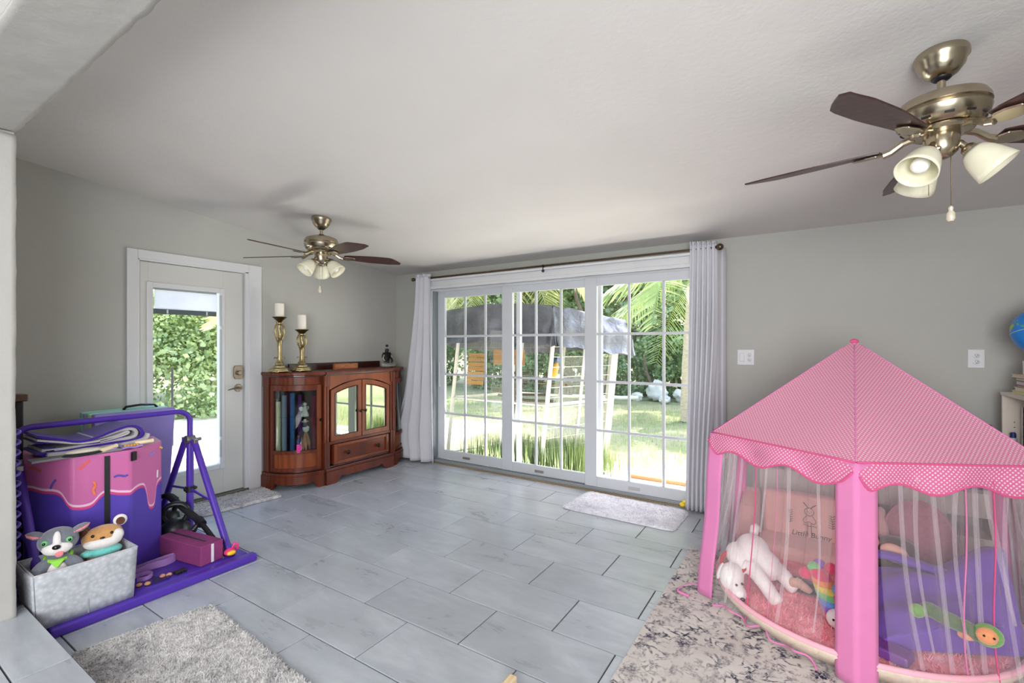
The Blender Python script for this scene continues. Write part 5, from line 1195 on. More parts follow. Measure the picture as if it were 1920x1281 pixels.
M_pgrey = plushmat('grey_plush', (112, 116, 126)); M_pwhite = plushmat('white_plush', (226, 220, 218), .05); M_ppink = plushmat('pink_plush', (236, 132, 140)); M_ptan = plushmat('tan_plush', (196, 146, 92)); M_pbrown = plushmat('brown_plush', (92, 54, 38)); M_pteal = plushmat('teal_plush', (110, 196, 188)); M_green = mat('green_felt', (140, 206, 74), .8)
M_eye = mat('toy_eye_black', (16, 16, 18), .15); M_eyeG = mat('toy_eye_green', (110, 190, 120), .2)
# local axes of a toy: f = facing, r = its own left-right across the view, up
def axes(yaw): return Vector((cos(yaw), sin(yaw), 0)), Vector((-sin(yaw), cos(yaw), 0))
dg = thing('plush_puppy', 'grey plush puppy with pink ears and a green collar sitting in the fabric bin', 'soft toy', (-3.0, .70, .053))
F, Rr = axes(R(-18)); O = Vector((-3.0, .70, .0)); U = Vector((0, 0, 1))
L = lambda f, r, z: O + F*f + Rr*r + U*z
qy = Quaternion((0, 0, 1), R(-18))
b = MB(); b.ball(L(0, 0, .20), (.062, .068, .13), qy); b.ball(L(0, 0, .415), (.082, .098, .082), qy); b.ball(L(.0, .0, .325), (.045, .05, .05), qy)
for s in (-1, 1): b.ball(L(.035, s*.075, .275), (.03, .034, .062), qy @ Quaternion((1, 0, 0), s*.75)); b.ball(L(.07, s*.095, .245), (.036, .03, .028), qy)
b.build('body', M_pgrey, dg, smooth=180, remesh=.009)
b = MB(); b.ball(L(.052, 0, .385), (.052, .072, .042), qy); b.ball(L(.072, .0, .445), (.02, .02, .05), qy @ Quaternion((0, 1, 0), -.45)); b.build('muzzle', M_pwhite, dg, smooth=180, remesh=.006)
MB().ball(L(.035, 0, .235), (.036, .05, .07), qy).build('bib', M_pwhite, dg, smooth=180)
MB().ball(L(.104, 0, .405), (.014, .02, .014), qy).build('nose', M_eye, dg, smooth=180)
MB().ball(L(.094, .012, .36), (.013, .02, .02), qy).build('tongue', M_ppink, dg, smooth=180)
for s in (-1, 1):
    e = MB().ball(L(.069, s*.055, .43), (.012, .016, .017), qy).build('eye', M_eyeG, dg, smooth=180); MB().ball(L(.08, s*.057, .43), (.004, .008, .009), qy).build('pupil', M_eye, e, smooth=180)
for s, col in ((-1, 0), (1, 1)):
    tip = L(-.02, s*.145, .48 if s < 0 else .485); base = L(0, s*.07, .455)
    ear = MB(); ear.tube([base, base.lerp(tip, .4), base.lerp(tip, .75), tip], [.036, .046, .036, .006], 12, flat=.45); ear.build('ear', M_pgrey, dg, smooth=180)
    ear = MB(); o2 = F*.012; ear.tube([base+o2, base.lerp(tip, .4)+o2*1.3, base.lerp(tip, .75)+o2*1.1, tip+o2*.4], [.02, .034, .026, .004], 12, flat=.35); ear.build('inner_ear', M_ppink, dg, smooth=180)
MB().tube([L(.055*cos(a)+.0, .058*sin(a), .318-.012*cos(a)) for a in [2*PI*i/20 for i in range(20)]], .012, 8, closed=True).build('collar', M_green, dg, smooth=180)
MB().prism([L(.066, -.035, .315), L(.066, .035, .315), L(.082, 0, .27)], F*.006).build('bandana', M_green, dg, bevel=.002)
MB().ball(L(.088, 0, .232), .011).build('red_tag', mat('red_tag', (206, 40, 40), .4), dg, smooth=180)
dg.scale = (.76,)*3; dg.location = (-2.99, .705, .125)
fx = thing('plush_hamster', 'tan and white plush animal in a teal wrap peeking out of the fabric bin', 'soft toy', (-3.02, .87, .053))
F, Rr = axes(R(-12)); O = Vector((-3.02, .875, 0)); qy = Quaternion((0, 0, 1), R(-12))
b = MB(); b.ball(L(0, 0, .345), (.064, .098, .062), qy @ Quaternion((1, 0, 0), .12)); b.ball(L(-.0, 0, .22), (.06, .08, .11), qy); b.build('body', M_ptan, fx, smooth=180, remesh=.009)
b = MB(); b.ball(L(.028, 0, .318), (.048, .09, .038), qy); b.ball(L(.03, .062, .345), (.034, .036, .036), qy); b.build('cheeks', M_pwhite, fx, smooth=180, remesh=.007)
b = MB(); b.ball(L(.012, 0, .262), (.062, .094, .032), qy); b.ball(L(.05, -.07, .272), (.03, .034, .02), qy); b.build('teal_wrap', M_pteal, fx, smooth=180, remesh=.008)
MB().ball(L(.064, -.004, .352), (.007, .012, .006), qy).build('nose', M_eye, fx, smooth=180)
for s in (-1, 1):
    MB().ball(L(.052, s*.042-.004, .368), .0085).build('eye', M_eye, fx, smooth=180)
    er = MB().ball(L(-.01, s*.082, .415 if s > 0 else .385), (.016, .034, .034), qy).build('ear', M_pwhite if s > 0 else M_pbrown, fx, smooth=180); MB().ball(L(.004, s*.082, .412 if s > 0 else .383), (.012, .022, .024), qy).build('inner_ear', M_pbrown, er, smooth=180)
fx.scale = (.86,)*3; fx.location = (-3.02, .872, .105)
tag(MB().box(-3.125, -2.91, .63, .945, .055, .15).build('folded_throw', cloth('brown_throw', (96, 84, 80), 0, .15, .3, 60), bevel=.03, segs=3), 'dark folded throw under the two soft toys in the fabric bin', 'folded cloth')
# ================================================================== PINK PLAY TENT
HC = Vector((.196, 2.966, 0)); HR = .70; HA = 206.7; RIM = .862; APEX = 1.345; FT = .012
HV = [HC + HR*Vector((cos(R(HA+60*k)), sin(R(HA+60*k)), 0)) for k in range(6)]
HB = [HC + (HR+.065)*Vector((cos(R(HA+60*k)), sin(R(HA+60*k)), 0)) for k in range(6)]
def dotmat(name, base, dot, pitch=.0165, r=.20, var=.05):
    t = NT(name); uv = t.n('UVMap'); sp = t.n('SeparateXYZ'); t.l(uv.outputs[0], sp.inputs[0])
    def grid(o):
        x = t.math('SUBTRACT', t.math('FRACT', t.math('ADD', t.math('DIVIDE', sp.outputs[0], pitch), o)), .5); y = t.math('SUBTRACT', t.math('FRACT', t.math('ADD', t.math('DIVIDE', sp.outputs[1], pitch), o)), .5)
        return t.math('SQRT', t.math('ADD', t.math('MULTIPLY', x, x), t.math('MULTIPLY', y, y)))
    d = t.math('MINIMUM', grid(0), grid(.5)); m = t.math('LESS_THAN', d, r)
    col = t.mix(m, lin(base), lin(dot)); t.l(col, t.b.inputs['Base Color']); t.b.inputs['Roughness'].default_value = .7; t.b.inputs['Specular IOR Level'].default_value = .25
    tl = t.n('BsdfTranslucent'); t.l(col, tl.inputs[0]); mx = t.n('MixShader'); mx.inputs[0].default_value = .3; t.l(t.b.outputs[0], mx.inputs[1]); t.l(tl.outputs[0], mx.inputs[2]); t.l(mx.outputs[0], t.o.inputs[0]); return t.m
M_dot = dotmat('pink_polka_fabric', (232, 146, 178), (246, 218, 228)); M_dotV = dotmat('pink_polka_valance', (228, 120, 164), (246, 216, 230))
M_pinkT = cloth('deep_pink_piping', (222, 92, 142), .1, .05, 0); M_sleeve = cloth('pink_sleeve_fabric', (236, 146, 198), .25, .05, .06, 60)
M_tulle = sheer('white_tulle', (250, 244, 248), .13); M_tulleP = sheer('gathered_tulle', (252, 246, 250), .25)
tn = thing('play_tent', 'pink hexagonal princess tent with polka-dot roof and tulle walls on the patterned rug', 'play tent', tuple(HC))
AP0 = HC + Vector((0, 0, APEX))
for k in range(6):
    a, b2 = HV[k] + Vector((0, 0, RIM)), HV[(k+1) % 6] + Vector((0, 0, RIM)); mid = (a+b2)/2; ex = (b2-a).normalized(); ey = (AP0-mid); H = ey.length; Wd = (b2-a).length
    nrm = ex.cross(ey).normalized()
    def rf(u, v):
        w2 = 1-v; s = (u-.5)*w2; p = mid + ex*(s*Wd) + ey*v
        sag = -.030*sin(PI*min(1, v*1.02))*(1-(2*u-1)**2)*w2
        return p + nrm*sag
    MB().sheet(rf, 14, 14, uvf=lambda u, v: ((u-.5)*(1-v)*Wd, v*H)).build('roof_panel', M_dot, tn, smooth=180, fix=False)
    # scalloped valance
    out = (mid-HC); out.z = 0; out.normalize(); NS = 3
    def vz(u):
        s = (u*NS) % 1.0; return .068 + .042*abs(sin(PI*(u*NS)))**.8 if 0 else .074 + .026*cos(2*PI*(u*3-.5)) 
    def edge(u):
        e = min(u, 1-u); d = .085 + .02*cos(2*PI*(u*2.5+.0)) ; return d*smoothstep(-.03, .075, e)**.6 + .012
    def vf(u, v):
        d = edge(u)*v; bil = .014*sin(PI*v)*sin(u*PI*5) + .010*v; cr_ = .02*math.exp(-((min(u, 1-u))/.06)**2)
        p = a.lerp(b2, u) + out*(bil + .004 + cr_*v*.5); p.z = RIM - d; return p
    va = MB().sheet(vf, 48, 6, uvf=lambda u, v: (u*Wd, -edge(u)*v)).build('valance', M_dotV, tn, smooth=180, fix=False)
    MB().tube([vf(i/64, 1) for i in range(65)], .0042, 6).build('binding', M_pinkT, va, smooth=180)
    MB().tube([a.lerp(b2, i/10)+out*.004 for i in range(11)], .004, 6).build('eave_piping', M_pinkT, va, smooth=180)
    MB().tube([rf(0, i/20) for i in range(20)], .003, 6).build('roof_seam', M_sleeve, tn, smooth=180)
    # corner pole with its flat fabric sleeve
    top, bot = HV[k] + Vector((0, 0, RIM-.004)), HB[k] + Vector((0, 0, FT))
    ra = (HV[k]-HC).normalized(); n1 = Vector((-ra.y, ra.x, 0)); 
    d1_, d2_ = (HV[(k+1) % 6]-HV[k]).normalized(), (HV[k-1]-HV[k]).normalized()
    def sl(u, v):
        s = (u-.5)*2; wd = .078; dd = d1_ if s > 0 else d2_
        p = top.lerp(bot, v) + dd*abs(s)*wd + ra*(.012*(1-abs(s)) + .004*sin(v*9+k)); return p
    MB().sheet(sl, 10, 24).build('pole_sleeve', M_sleeve, tn, smooth=180, solid=.003)
    MB().bar(top - ra*.004, bot - ra*.004, .009, n=10).build('pole', M_white, tn, smooth=60)
MB().ball(AP0 + Vector((0, 0, -.004)), (.02, .02, .014)).build('apex_cap', M_pinkT, tn, smooth=180)
# tulle walls: sheer sheets with gathers that fall in bunches
rnd = random.Random(11)
def tulle(k, flo, name, seed, u0=.13, u1=.87, pull=None):
    a, b2 = HV[k], HV[(k+1) % 6]; mid = (a+b2)/2; out = (mid-HC).normalized(); r2 = random.Random(seed)
    ph = [r2.uniform(0, 6.28) for _ in range(4)]
    def f(u, v):
        uu = u0+(u1-u0)*u; uu = uu if pull is None else pull(u, v)
        z = RIM-.05 - (RIM-.05-flo)*v
        w2 = .016*sin(u*30+ph[0]+v*1.2) + .006*sin(u*61+ph[1]-v*2)*(1-.7*v) + .004*sin(u*120+ph[2])*(1-v)
        p = a.lerp(b2, uu) + out*(w2*(.4+.6*v) + .10*v*v - .012); p.z = z + .012*sin(u*19+ph[3])*(v > .97); return p
    return f
for k in range(6):
    f = tulle(k, .03, 'tulle', 100+k)
    w2 = MB().sheet(f, 90, 16).build('tulle_wall', M_tulle, tn, smooth=180, fix=False)
    MB().tube([f(i/90, 1) for i in range(91)], .0045, 6).build('hem_ribbon', M_sleeve, w2, smooth=180)
    # denser hanging gathers
    a, b2 = HV[k], HV[(k+1) % 6]; out = ((a+b2)/2-HC).normalized(); r2 = random.Random(60+k)
    N = {0: 4, 1: 7, 5: 5}.get(k, 4)
    for j in range(N):
        uc = .18 + .66*(j+.2+.6*r2.random())/N; wd = .016+.020*r2.random(); dr = r2.uniform(-.08, .08); ph = r2.random()*6; bot = .10 + .5*r2.random()**2 if j % 2 else .05
        def gf(u, v):
            uu = uc + dr*v + (u-.5)*wd*(1.25-.85*v if j % 2 else 1.1-.1*v)
            p = a.lerp(b2, uu) + out*(.004*sin(u*8+ph) + .09*v*v - .008 + .008*sin(v*5+ph)); p.z = RIM-.05-(RIM-.05-bot)*v; return p
        MB().sheet(gf, 12, 14).build('gather', M_tulleP, w2, smooth=180, fix=False)
    if k in (0, 1):
        for uc, dr in (((.36, .03), (.52, .02)) if k == 0 else ((.56, -.07), (.70, -.06))):
            P = [(lambda p: Vector((p.x, p.y, RIM-.06-(RIM-.09)*t_)))(a.lerp(b2, uc+dr*t_+.01*sin(t_*6)) + out*(.10*t_*t_+.008*sin(t_*5)-.002)) for t_ in [i/16 for i in range(17)]]
            MB().tube(P, .0075 if (k, uc) != (0, .52) else .004, 6, flat=.35).build('ribbon', M_pinkT if (k, uc) in ((0, .36), (1, .70)) else cloth('soft_pink_ribbon', (236, 150, 196), .3, .03, 0) if 'soft_pink_ribbon' not in bpy.data.materials else bpy.data.materials['soft_pink_ribbon'], w2, smooth=180)
# tie ribbon trailing outside the left corner
MB().tube(smooth_path([tuple(HB[0]+Vector((0, 0, .05))), tuple(HB[0]+Vector((-.05, -.0, .04))), tuple(HB[0]+Vector((-.09, -.01, .022))), tuple(HB[0]+Vector((-.10, -.06, .016))), tuple(HB[0]+Vector((-.04, -.08, .016)))]), .007, 6, flat=.3).build('tie_ribbon', M_sleeve, tn, smooth=180)
# ---- round bolster floor seat with pink plush inside
bw = thing('ball_pit', 'low round cream foam ring filled with pink plush inside the tent', 'foam ring', (.2, 2.86, .0165))
BC = Vector((.175, 2.85, 0)); BR = .615
M_cream = mat('cream_fabric_gold_fleck', (222, 206, 188), .85, col2=(206, 190, 170), vscale=50, bump=.2)
MB().lathe([(BR-.13, .017), (BR-.05, .022), (BR-.015, .06), (BR, .085), (BR-.004, .096), (BR-.03, .098), (BR-.04, .08), (BR-.06, .05), (BR-.10, .035)], BC, n=72, caps=True).build('wall', M_cream, bw, smooth=60)
MB().tube([BC+Vector(((BR-.012)*cos(a), (BR-.012)*sin(a), .098)) for a in [2*PI*i/72 for i in range(72)]], .012, 8, closed=True).build('rim_piping', cloth('pale_pink_piping', (240, 176, 190), 0, .03, 0), bw, smooth=180)
M_fluff = rugmat('pink_fluff', (228, 120, 136), (244, 152, 164), (250, 190, 196), 6)
def fl_(u, v):
    a = 2*PI*u; r2 = (BR-.03)*v; return BC + Vector((r2*cos(a), r2*sin(a), .074 + .02*mnoise.noise(Vector((r2*cos(a)*5, r2*sin(a)*5, 1))) + .012*mnoise.noise(Vector((r2*cos(a)*22, r2*sin(a)*22, 5))) - .015*(v > .97)))
m = MB().sheet(fl_, 90, 40); bmesh.ops.remove_doubles(m.bm, verts=m.bm.verts, dist=.0005)
m.build('plush_floor', M_fluff, bw, smooth=180)
vs, fs = [], []; rn = random.Random(8)
for i in range(9000):
    u, v = rn.random(), rn.random()**.5; p = fl_(u, v)-BC; a = rn.random()*6.28; Ln = .024*(.6+.8*rn.random()); k = len(vs)
    dx, dy = cos(a), sin(a); vs += [p+Vector((-dy*.003, dx*.003, 0)), p+Vector((dy*.003, -dx*.003, 0)), p+Vector((dx*Ln*.8, dy*Ln*.8, Ln*.6))]; fs.append((k, k+1, k+2))
o = mesh_obj('plush_pile', [v2 + BC - Vector(bw.location) for v2 in vs], fs, M_fluff, bw); o['kind'] = 'stuff'
# ---- child's sofa with printed rabbit
M_sofa = plushmat('blush_fleece', (226, 178, 170), .04); M_sofaI = plushmat('blush_fleece_inner', (206, 158, 154), .04); M_ink = mat('print_ink', (74, 62, 64), .8)
SO = Vector((.0, 3.36, .0165)); sy = R(-2); sf = thing('child_sofa', 'blush pink child sofa with a printed rabbit inside the tent', 'sofa', tuple(SO), sy)
def SB(m, n, mt, **k): return m.build(n, mt, sf, world=False, **k)
SB(MB().box(-.27, .27, -.24, .03, .03, .135), 'seat', M_sofa, bevel=.035, segs=4)
SB(MB().box(-.25, .31, .0, .10, .03, .385), 'backrest', M_sofa, bevel=.03, segs=4)
for s, nm in ((-1, 'armrest'), (1, 'armrest')):
    mm = MB(); x0 = -.37 if s < 0 else .27
    mm.prism([(x0, -.22, .02), (x0, -.25, .18), (x0, -.12, .30), (x0, .02, .36), (x0, .10, .37), (x0, .10, .02)], (.10, 0, 0)); SB(mm, nm, M_sofaI, bevel=.025, segs=3)
SB(MB().box(-.27, .27, -.26, .0, .0, .035), 'base', M_sofaI, bevel=.012)
fy = -.0035
def ink(paths, par, nm, w2=.0035):
    mm = MB()
    for P in paths: mm.tube([(x, fy, z) for x, z in P], w2, 5, flat=.4)
    return mm.build(nm, M_ink, par, world=False, smooth=60)
bkr = [c for c in sf.children if c.name.startswith('backrest')][0]
ink([[(-.03, .345), (-.012, .325), (-.004, .312)], [(.034, .338), (.018, .325), (.008, .312)]], bkr, 'rabbit_ears', .005)
ink([smooth_path([(.0, .316), (-.02, .305), (-.022, .285), (-.008, .27), (.01, .27), (.024, .285), (.02, .305), (.002, .316)]), smooth_path([(-.012, .268), (-.03, .24), (-.02, .222), (.0, .232), (.024, .22), (.034, .24), (.016, .268)]), smooth_path([(-.03, .215), (-.006, .205), (.02, .208), (.04, .205)]), [(-.006, .222), (-.007, .17)], [(.01, .222), (.012, .168)], [(-.008, .296), (-.006, .292)], [(.01, .296), (.012, .292)], [(-.002, .284), (.004, .284)]], bkr, 'rabbit_print', .0032)
ink([[(-.012, .172), (-.006, .158)], [(.012, .17), (.016, .156)]], bkr, 'rabbit_shoes', .006)
for s, xs in ((-1, -.10), (1, .115)):
    pl = [[(xs+.004*sin(i), .21+.014*i), (xs+.004*sin(i+1), .224+.014*i)] for i in range(6)]
    for i in range(6): pl += [[(xs, .213+.014*i), (xs+.016, .221+.014*i)], [(xs, .213+.014*i), (xs-.016, .221+.014*i)]]
    ink(pl, bkr, 'leaf_sprig', .0026)
def text(body, size, par, nm, m, co, rot=(R(90), 0, 0), align='CENTER', ext=.0008):
    c = bpy.data.curves.new(nm, 'FONT'); c.body = body; c.size = size; c.align_x = align; c.align_y = 'CENTER'; c.extrude = ext; c.shear = .18
    o = bpy.data.objects.new(nm, c); COL.objects.link(o); o.parent = par; o.location = co; o.rotation_euler = rot; c.materials.append(m)
    bpy.context.view_layer.update(); me = bpy.data.meshes.new_from_object(o.evaluated_get(bpy.context.evaluated_depsgraph_get())); bpy.data.objects.remove(o)
    o = bpy.data.objects.new(nm, me); COL.objects.link(o); o.parent = par; o.location = co; o.rotation_euler = rot; return o
text('Little Bunny', .042, bkr, 'lettering', M_ink, (.01, fy-.001, .152))
# ---- soft toys in the tent
M_pw2 = plushmat('soft_white_plush', (234, 226, 224), .04)
wd_ = thing('plush_dog', 'white plush dog with a red collar bowing its head inside the tent', 'soft toy', (-.24, 2.62, .12))
b = MB(); Pd = lambda x, y, z: (x, y, z)
b.ball(Pd(-.235, 2.72, .30), (.085, .10, .075), Quaternion((0, 1, 0), .5)); b.ball(Pd(-.17, 2.69, .25), (.08, .085, .065), Quaternion((0, 1, 0), .7)); b.ball(Pd(-.30, 2.66, .285), (.06, .07, .06))
b.ball(Pd(-.315, 2.555, .205), (.058, .068, .075), Quaternion((1, 0, 0), .5)); b.ball(Pd(-.275, 2.50, .155), (.036, .045, .036))
b.tube([Pd(-.24, 2.62, .26), Pd(-.17, 2.56, .21), Pd(-.11, 2.52, .145)], [.04, .036, .032], 12); b.tube([Pd(-.16, 2.75, .24), Pd(-.09, 2.73, .19), Pd(-.04, 2.70, .145)], [.042, .038, .032], 12)
b.build('body', M_pw2, wd_, smooth=180, remesh=.010)
for s, p in ((0, (-.37, 2.57, .215)), (1, (-.265, 2.60, .245))): MB().ball(p, (.014, .03, .045), Quaternion((0, 1, 0), .3)).build('ear', M_pw2, wd_, smooth=180)
MB().ball((-.255, 2.462, .15), (.012, .01, .009)).build('nose', M_eye, wd_, smooth=180)
for p in ((-.285, 2.488, .20), (-.262, 2.505, .205)): MB().ball(p, .006).build('eye', M_eye, wd_, smooth=180)
MB().tube([Vector((-.31, 2.60, .265)) + Quaternion((1, 0, 0), .7) @ Vector((.058*cos(a), .058*sin(a), 0)) for a in [2*PI*i/24 for i in range(24)]], .009, 8, closed=True).build('collar', mat('red_collar', (178, 44, 56), .6), wd_, smooth=180)
MB().tube([(-.24, 2.80, .34), (-.235, 2.84, .375), (-.225, 2.85, .39)], [.02, .024, .014], 10).build('tail', M_pw2, wd_, smooth=180)
# rainbow soft toy
rb = thing('plush_unicorn', 'rainbow striped plush toy with a white face beside the front tent pole', 'soft toy', (.06, 2.66, .12))
cols = [(226, 70, 110), (238, 148, 84), (226, 206, 96), (130, 196, 130), (110, 150, 214), (150, 100, 190), (226, 80, 120)]
for i, c in enumerate(cols):
    a = i/6; MB().ball((.045+.05*a, 2.68-.05*a, .285-.15*a), (.055-.012*abs(a-.5), .06, .032), Quaternion((0, 1, 0), .6)).build('stripe', plushmat('rainbow_%d' % i, c, .15), rb, smooth=180)
for i, (c, p) in enumerate(((5, (.04, 2.70, .325)), (0, (.085, 2.68, .325)), (0, (-.015, 2.69, .275)), (3, (.02, 2.68, .315)), (4, (.115, 2.64, .25)), (0, (.11, 2.63, .205)), (1, (.12, 2.62, .18)))): MB().ball(p, (.028, .026, .026)).build('mane_tuft', bpy.data.materials['rainbow_%d' % c], rb, smooth=180)
hd_ = MB().ball((.105, 2.56, .155), (.042, .04, .04)).build('head', M_pw2, rb, smooth=180)
for p in ((.09, 2.523, .165), (.12, 2.523, .162)): MB().ball(p, .005).build('eye', M_eye, hd_, smooth=180)
# dark long-haired toy with a tan paw
dk = thing('plush_monkey', 'dark furry plush toy with tan paws lying beside the rainbow toy', 'soft toy', (-.05, 2.80, .12))
b = MB(); b.ball((-.05, 2.80, .155), (.12, .05, .036), Quaternion((0, 0, 1), -.3)); b.ball((-.14, 2.83, .15), (.05, .03, .02)); b.build('body', plushmat('charcoal_plush', (58, 52, 62), .2), dk, smooth=180, remesh=.01)
b = MB(); b.tube([(-.06, 2.755, .19), (-.02, 2.74, .175), (.01, 2.745, .155)], [.026, .022, .016], 10); b.ball((-.07, 2.755, .175), (.02, .02, .03)); b.build('paw', plushmat('tan_felt', (206, 168, 152), .05), dk, smooth=180, remesh=.008)
# purple blanket over a mound
M_blk = cloth('violet_fleece', (112, 78, 172), 0, .06, .25, 70)
bl_ = thing('fleece_blanket', 'violet fleece blanket heaped across the right-hand half of the tent floor', 'blanket', (.5, 2.75, .12))
def blanket(u, v):
    x = .20 + .66*u; y = 2.30 + .86*v
    h = .165 + .27*math.exp(-((x-.70)/.15)**2 - ((y-2.92)/.24)**2) + .13*math.exp(-((x-.40)/.22)**2 - ((y-2.80)/.26)**2) + .05*math.exp(-((x-.62)/.3)**2-((y-2.5)/.1)**2)
    fold = .016*sin(x*26+y*11) * smoothstep(.5, .8, x) + .010*sin(y*34-x*12) + .012*mnoise.noise(Vector((x*9, y*9, 3)))
    e = min(u, 1-u, v, 1-v); h = .135 + (h-.135+fold)*smoothstep(0, .14, e)
    hx = max((Vector((x, y, 0))-HC).dot(Vector((cos(R(HA+30+60*kk_)), sin(R(HA+30+60*kk_)), 0))) for kk_ in range(6))
    if hx > .53: fct = .53/hx; x = HC.x+(x-HC.x)*fct; y = HC.y+(y-HC.y)*fct
    r2 = 0
    if r2 > BR-.05: k = (BR-.05)/r2; kk = .55; x = BC.x+(x-BC.x)*(k*kk+1-kk); y = BC.y+(y-BC.y)*(k*kk+1-kk)
    return Vector((x, y, h))
MB().sheet(blanket, 60, 60).build('cloth', M_blk, bl_, smooth=180, solid=.012)
P = smooth_path([(.22, 2.98, .30), (.34, 2.96, .315), (.46, 2.92, .31), (.55, 2.84, .315), (.60, 2.74, .30)])
MB().tube(P, [.035-.012*abs(i/len(P)-.4) for i in range(len(P))], 12, flat=.6).build('rolled_edge', M_blk, bl_, smooth=180)
# doll lying behind the blanket
dl = thing('rag_doll', 'brown-haired doll with a peach face lying behind the violet blanket', 'doll', (.34, 3.08, .12))
b = MB(); b.ball((.37, 3.09, .315), (.10, .06, .062)); b.ball((.29, 3.10, .30), (.07, .05, .05)); b.build('hair', plushmat('dark_brown_hair', (62, 48, 42), .3), dl, smooth=180, remesh=.01)
MB().ball((.365, 3.035, .305), (.062, .03, .045), Quaternion((0, 1, 0), .4)).build('face', mat('doll_skin', (224, 170, 150), .6), dl, smooth=180)
MB().ball((.275, 3.06, .34), (.034, .03, .03)).build('hand', bpy.data.materials['doll_skin'], dl, smooth=180)
MB().ball((.33, 3.16, .20), (.16, .08, .08)).build('body', plushmat('olive_dress', (96, 88, 72), .2), dl, smooth=180)
# pink fluffy cushion behind
cu = thing('plush_cushion', 'dusty pink fluffy cushion leaning behind the doll in the tent', 'cushion', (.52, 3.30, .017))
MB().ball((.50, 3.30, .27), (.15, .08, .20), Quaternion((1, 0, 0), -.15), n=24, m=16).build('cushion', plushmat('dusty_pink_fluff', (160, 106, 118), .15), cu, smooth=180)
MB().tube([Vector((.50, 3.30, .27)) + Quaternion((1, 0, 0), -.15) @ Vector((.15*cos(a), 0, .20*sin(a))) for a in [2*PI*i/30 for i in range(30)]], .008, 6, closed=True).build('piping', plushmat('mauve_piping', (170, 108, 122), .1), cu, smooth=180)
# green plush caterpillar
ct = thing('plush_turtle', 'green plush toy with an orange face lying on the violet blanket', 'soft toy', (.45, 2.47, .27))
M_pg = plushmat('leaf_green_plush', (112, 160, 76), .15); M_pgd = plushmat('moss_plush', (84, 108, 72), .2)
b = MB(); 
for i in range(5): b.ball((.40+.035*i, 2.50-.018*i, .305-.006*i), (.036, .034, .034))
b.build('body', M_pgd, ct, smooth=180, remesh=.008)
MB().ball((.355, 2.475, .298), (.03, .026, .03)).build('paw', M_pg, ct, smooth=180)
b = MB(); b.ball((.575, 2.425, .285), (.05, .046, .046)); b.build('hood', M_pg, ct, smooth=180)
MB().ball((.567, 2.40, .292), (.036, .03, .034)).build('face', plushmat('orange_plush', (226, 150, 104), .08), ct, smooth=180)
MB().ball((.51, 2.43, .26), (.03, .024, .018)).build('hand', bpy.data.materials['orange_plush'], ct, smooth=180)
for p in ((.552, 2.374, .302), (.582, 2.372, .30)): MB().ball(p, .0045).build('eye', M_eye, ct, smooth=180)
bk = thing('picture_book', 'thick purple padded book lying at the front edge of the tent floor', 'book', (.27, 2.41, .125), R(-25))
MB().obox((0, 0, .022), (.16, .09, .04)).build('cover', mat('purple_book_cover', (112, 62, 140), .45), bk, bevel=.008, world=False)
MB().obox((-.004, -.0, .022), (.165, .082, .028)).build('pages', mat('book_pages', (226, 214, 206), .8), bk, world=False)
tag(MB().ball((.155, 2.405, .165), (.038, .03, .026)).build('plush_ball', plushmat('coral_fleece', (226, 110, 122), .1), smooth=180), 'small coral fleece ball beside the purple book in the tent', 'ball')
for o_, dx, dy, dz in ((wd_, -.015, .03, -.055), (rb, 0, -.05, -.045), (dk, 0, -.03, -.045), (bl_, 0, 0, -.04), (dl, 0, 0, -.04), (ct, 0, -.02, -.04), (bk, -.01, -.04, -.04)): o_.location = Vector(o_.location) + Vector((dx, dy, dz))
bpy.data.objects['plush_ball'].location = (-.01, -.04, -.045)
ct.scale = (.88,)*3
# ================================================================== RIGHT-HAND WALL
M_lam = mat('white_laminate', (222, 214, 202), .45, var=.03)
ob = thing('bookcase', 'white bookcase with a globe on top, against the wall past the tent', 'bookcase', (1.14, 3.55, 0))
BX0, BX1, BY0, BY1, BZ = .965, 1.315, 3.02, 3.905, 1.045
for y in (BY1-.018, BY0): MB().box(BX0, BX1, y, y+.018, 0, BZ-.018).build('side_panel', M_lam, ob, bevel=.0015)
MB().box(BX0-.004, BX1, BY0-.002, BY1+.002, BZ-.018, BZ).build('top_panel', M_lam, ob, bevel=.0015)
MB().box(BX1-.008, BX1, BY0, BY1, .05, BZ-.018).build('back_panel', M_lam, ob)
for z in (.05, .38, .71): MB().box(BX0+.006, BX1-.008, BY0+.018, BY1-.018, z, z+.018).build('shelf', M_lam, ob, bevel=.001)
MB().box(BX0+.03, BX0+.046, BY0+.018, BY1-.018, 0, .05).build('plinth', M_lam, ob)
MB().box(BX0+.02, BX1-.01, 3.50, 3.516, .73, BZ-.018).build('divider', M_lam, ob)
for z in (.78, .81, .84, .87): MB().lathe([(.0028, 0), (.0028, .002)], (BX0+.05, BY1-.0185, z), (0, -1, 0), 8).build('pin_hole', M_dark, ob)
def book(label, x0, x1, y0, y1, z0, z1, col, group, nm='book'):
    t = thing(nm, label, 'book', ((x0+x1)/2, (y0+y1)/2, z0), 0, group)
    th = .003; mm = MB()
    if z1-z0 < min(x1-x0, y1-y0): mm.box(x0, x1, y0, y1, z0, z0+th); mm.box(x0, x1, y0, y1, z1-th, z1); mm.box(x1-th, x1, y0, y1, z0, z1); PG = (x0+.004, x1-.003, y0+.004, y1-.004, z0+th, z1-th)
    else: mm.box(x0, x1, y0, y0+th, z0, z1); mm.box(x0, x1, y1-th, y1, z0, z1); mm.box(x0, x0+th, y0, y1, z0, z1); PG = (x0+.003, x1-.004, y0+th, y1-th, z0+.004, z1-.004)
    mm.build('cover', mat('cover_%d_%d_%d' % col, col, .5), t); MB().box(*PG).build('pages', bpy.data.materials['book_pages'], t); return t
G = 'books stacked flat on the bookcase'
z = BZ; rn = random.Random(2)
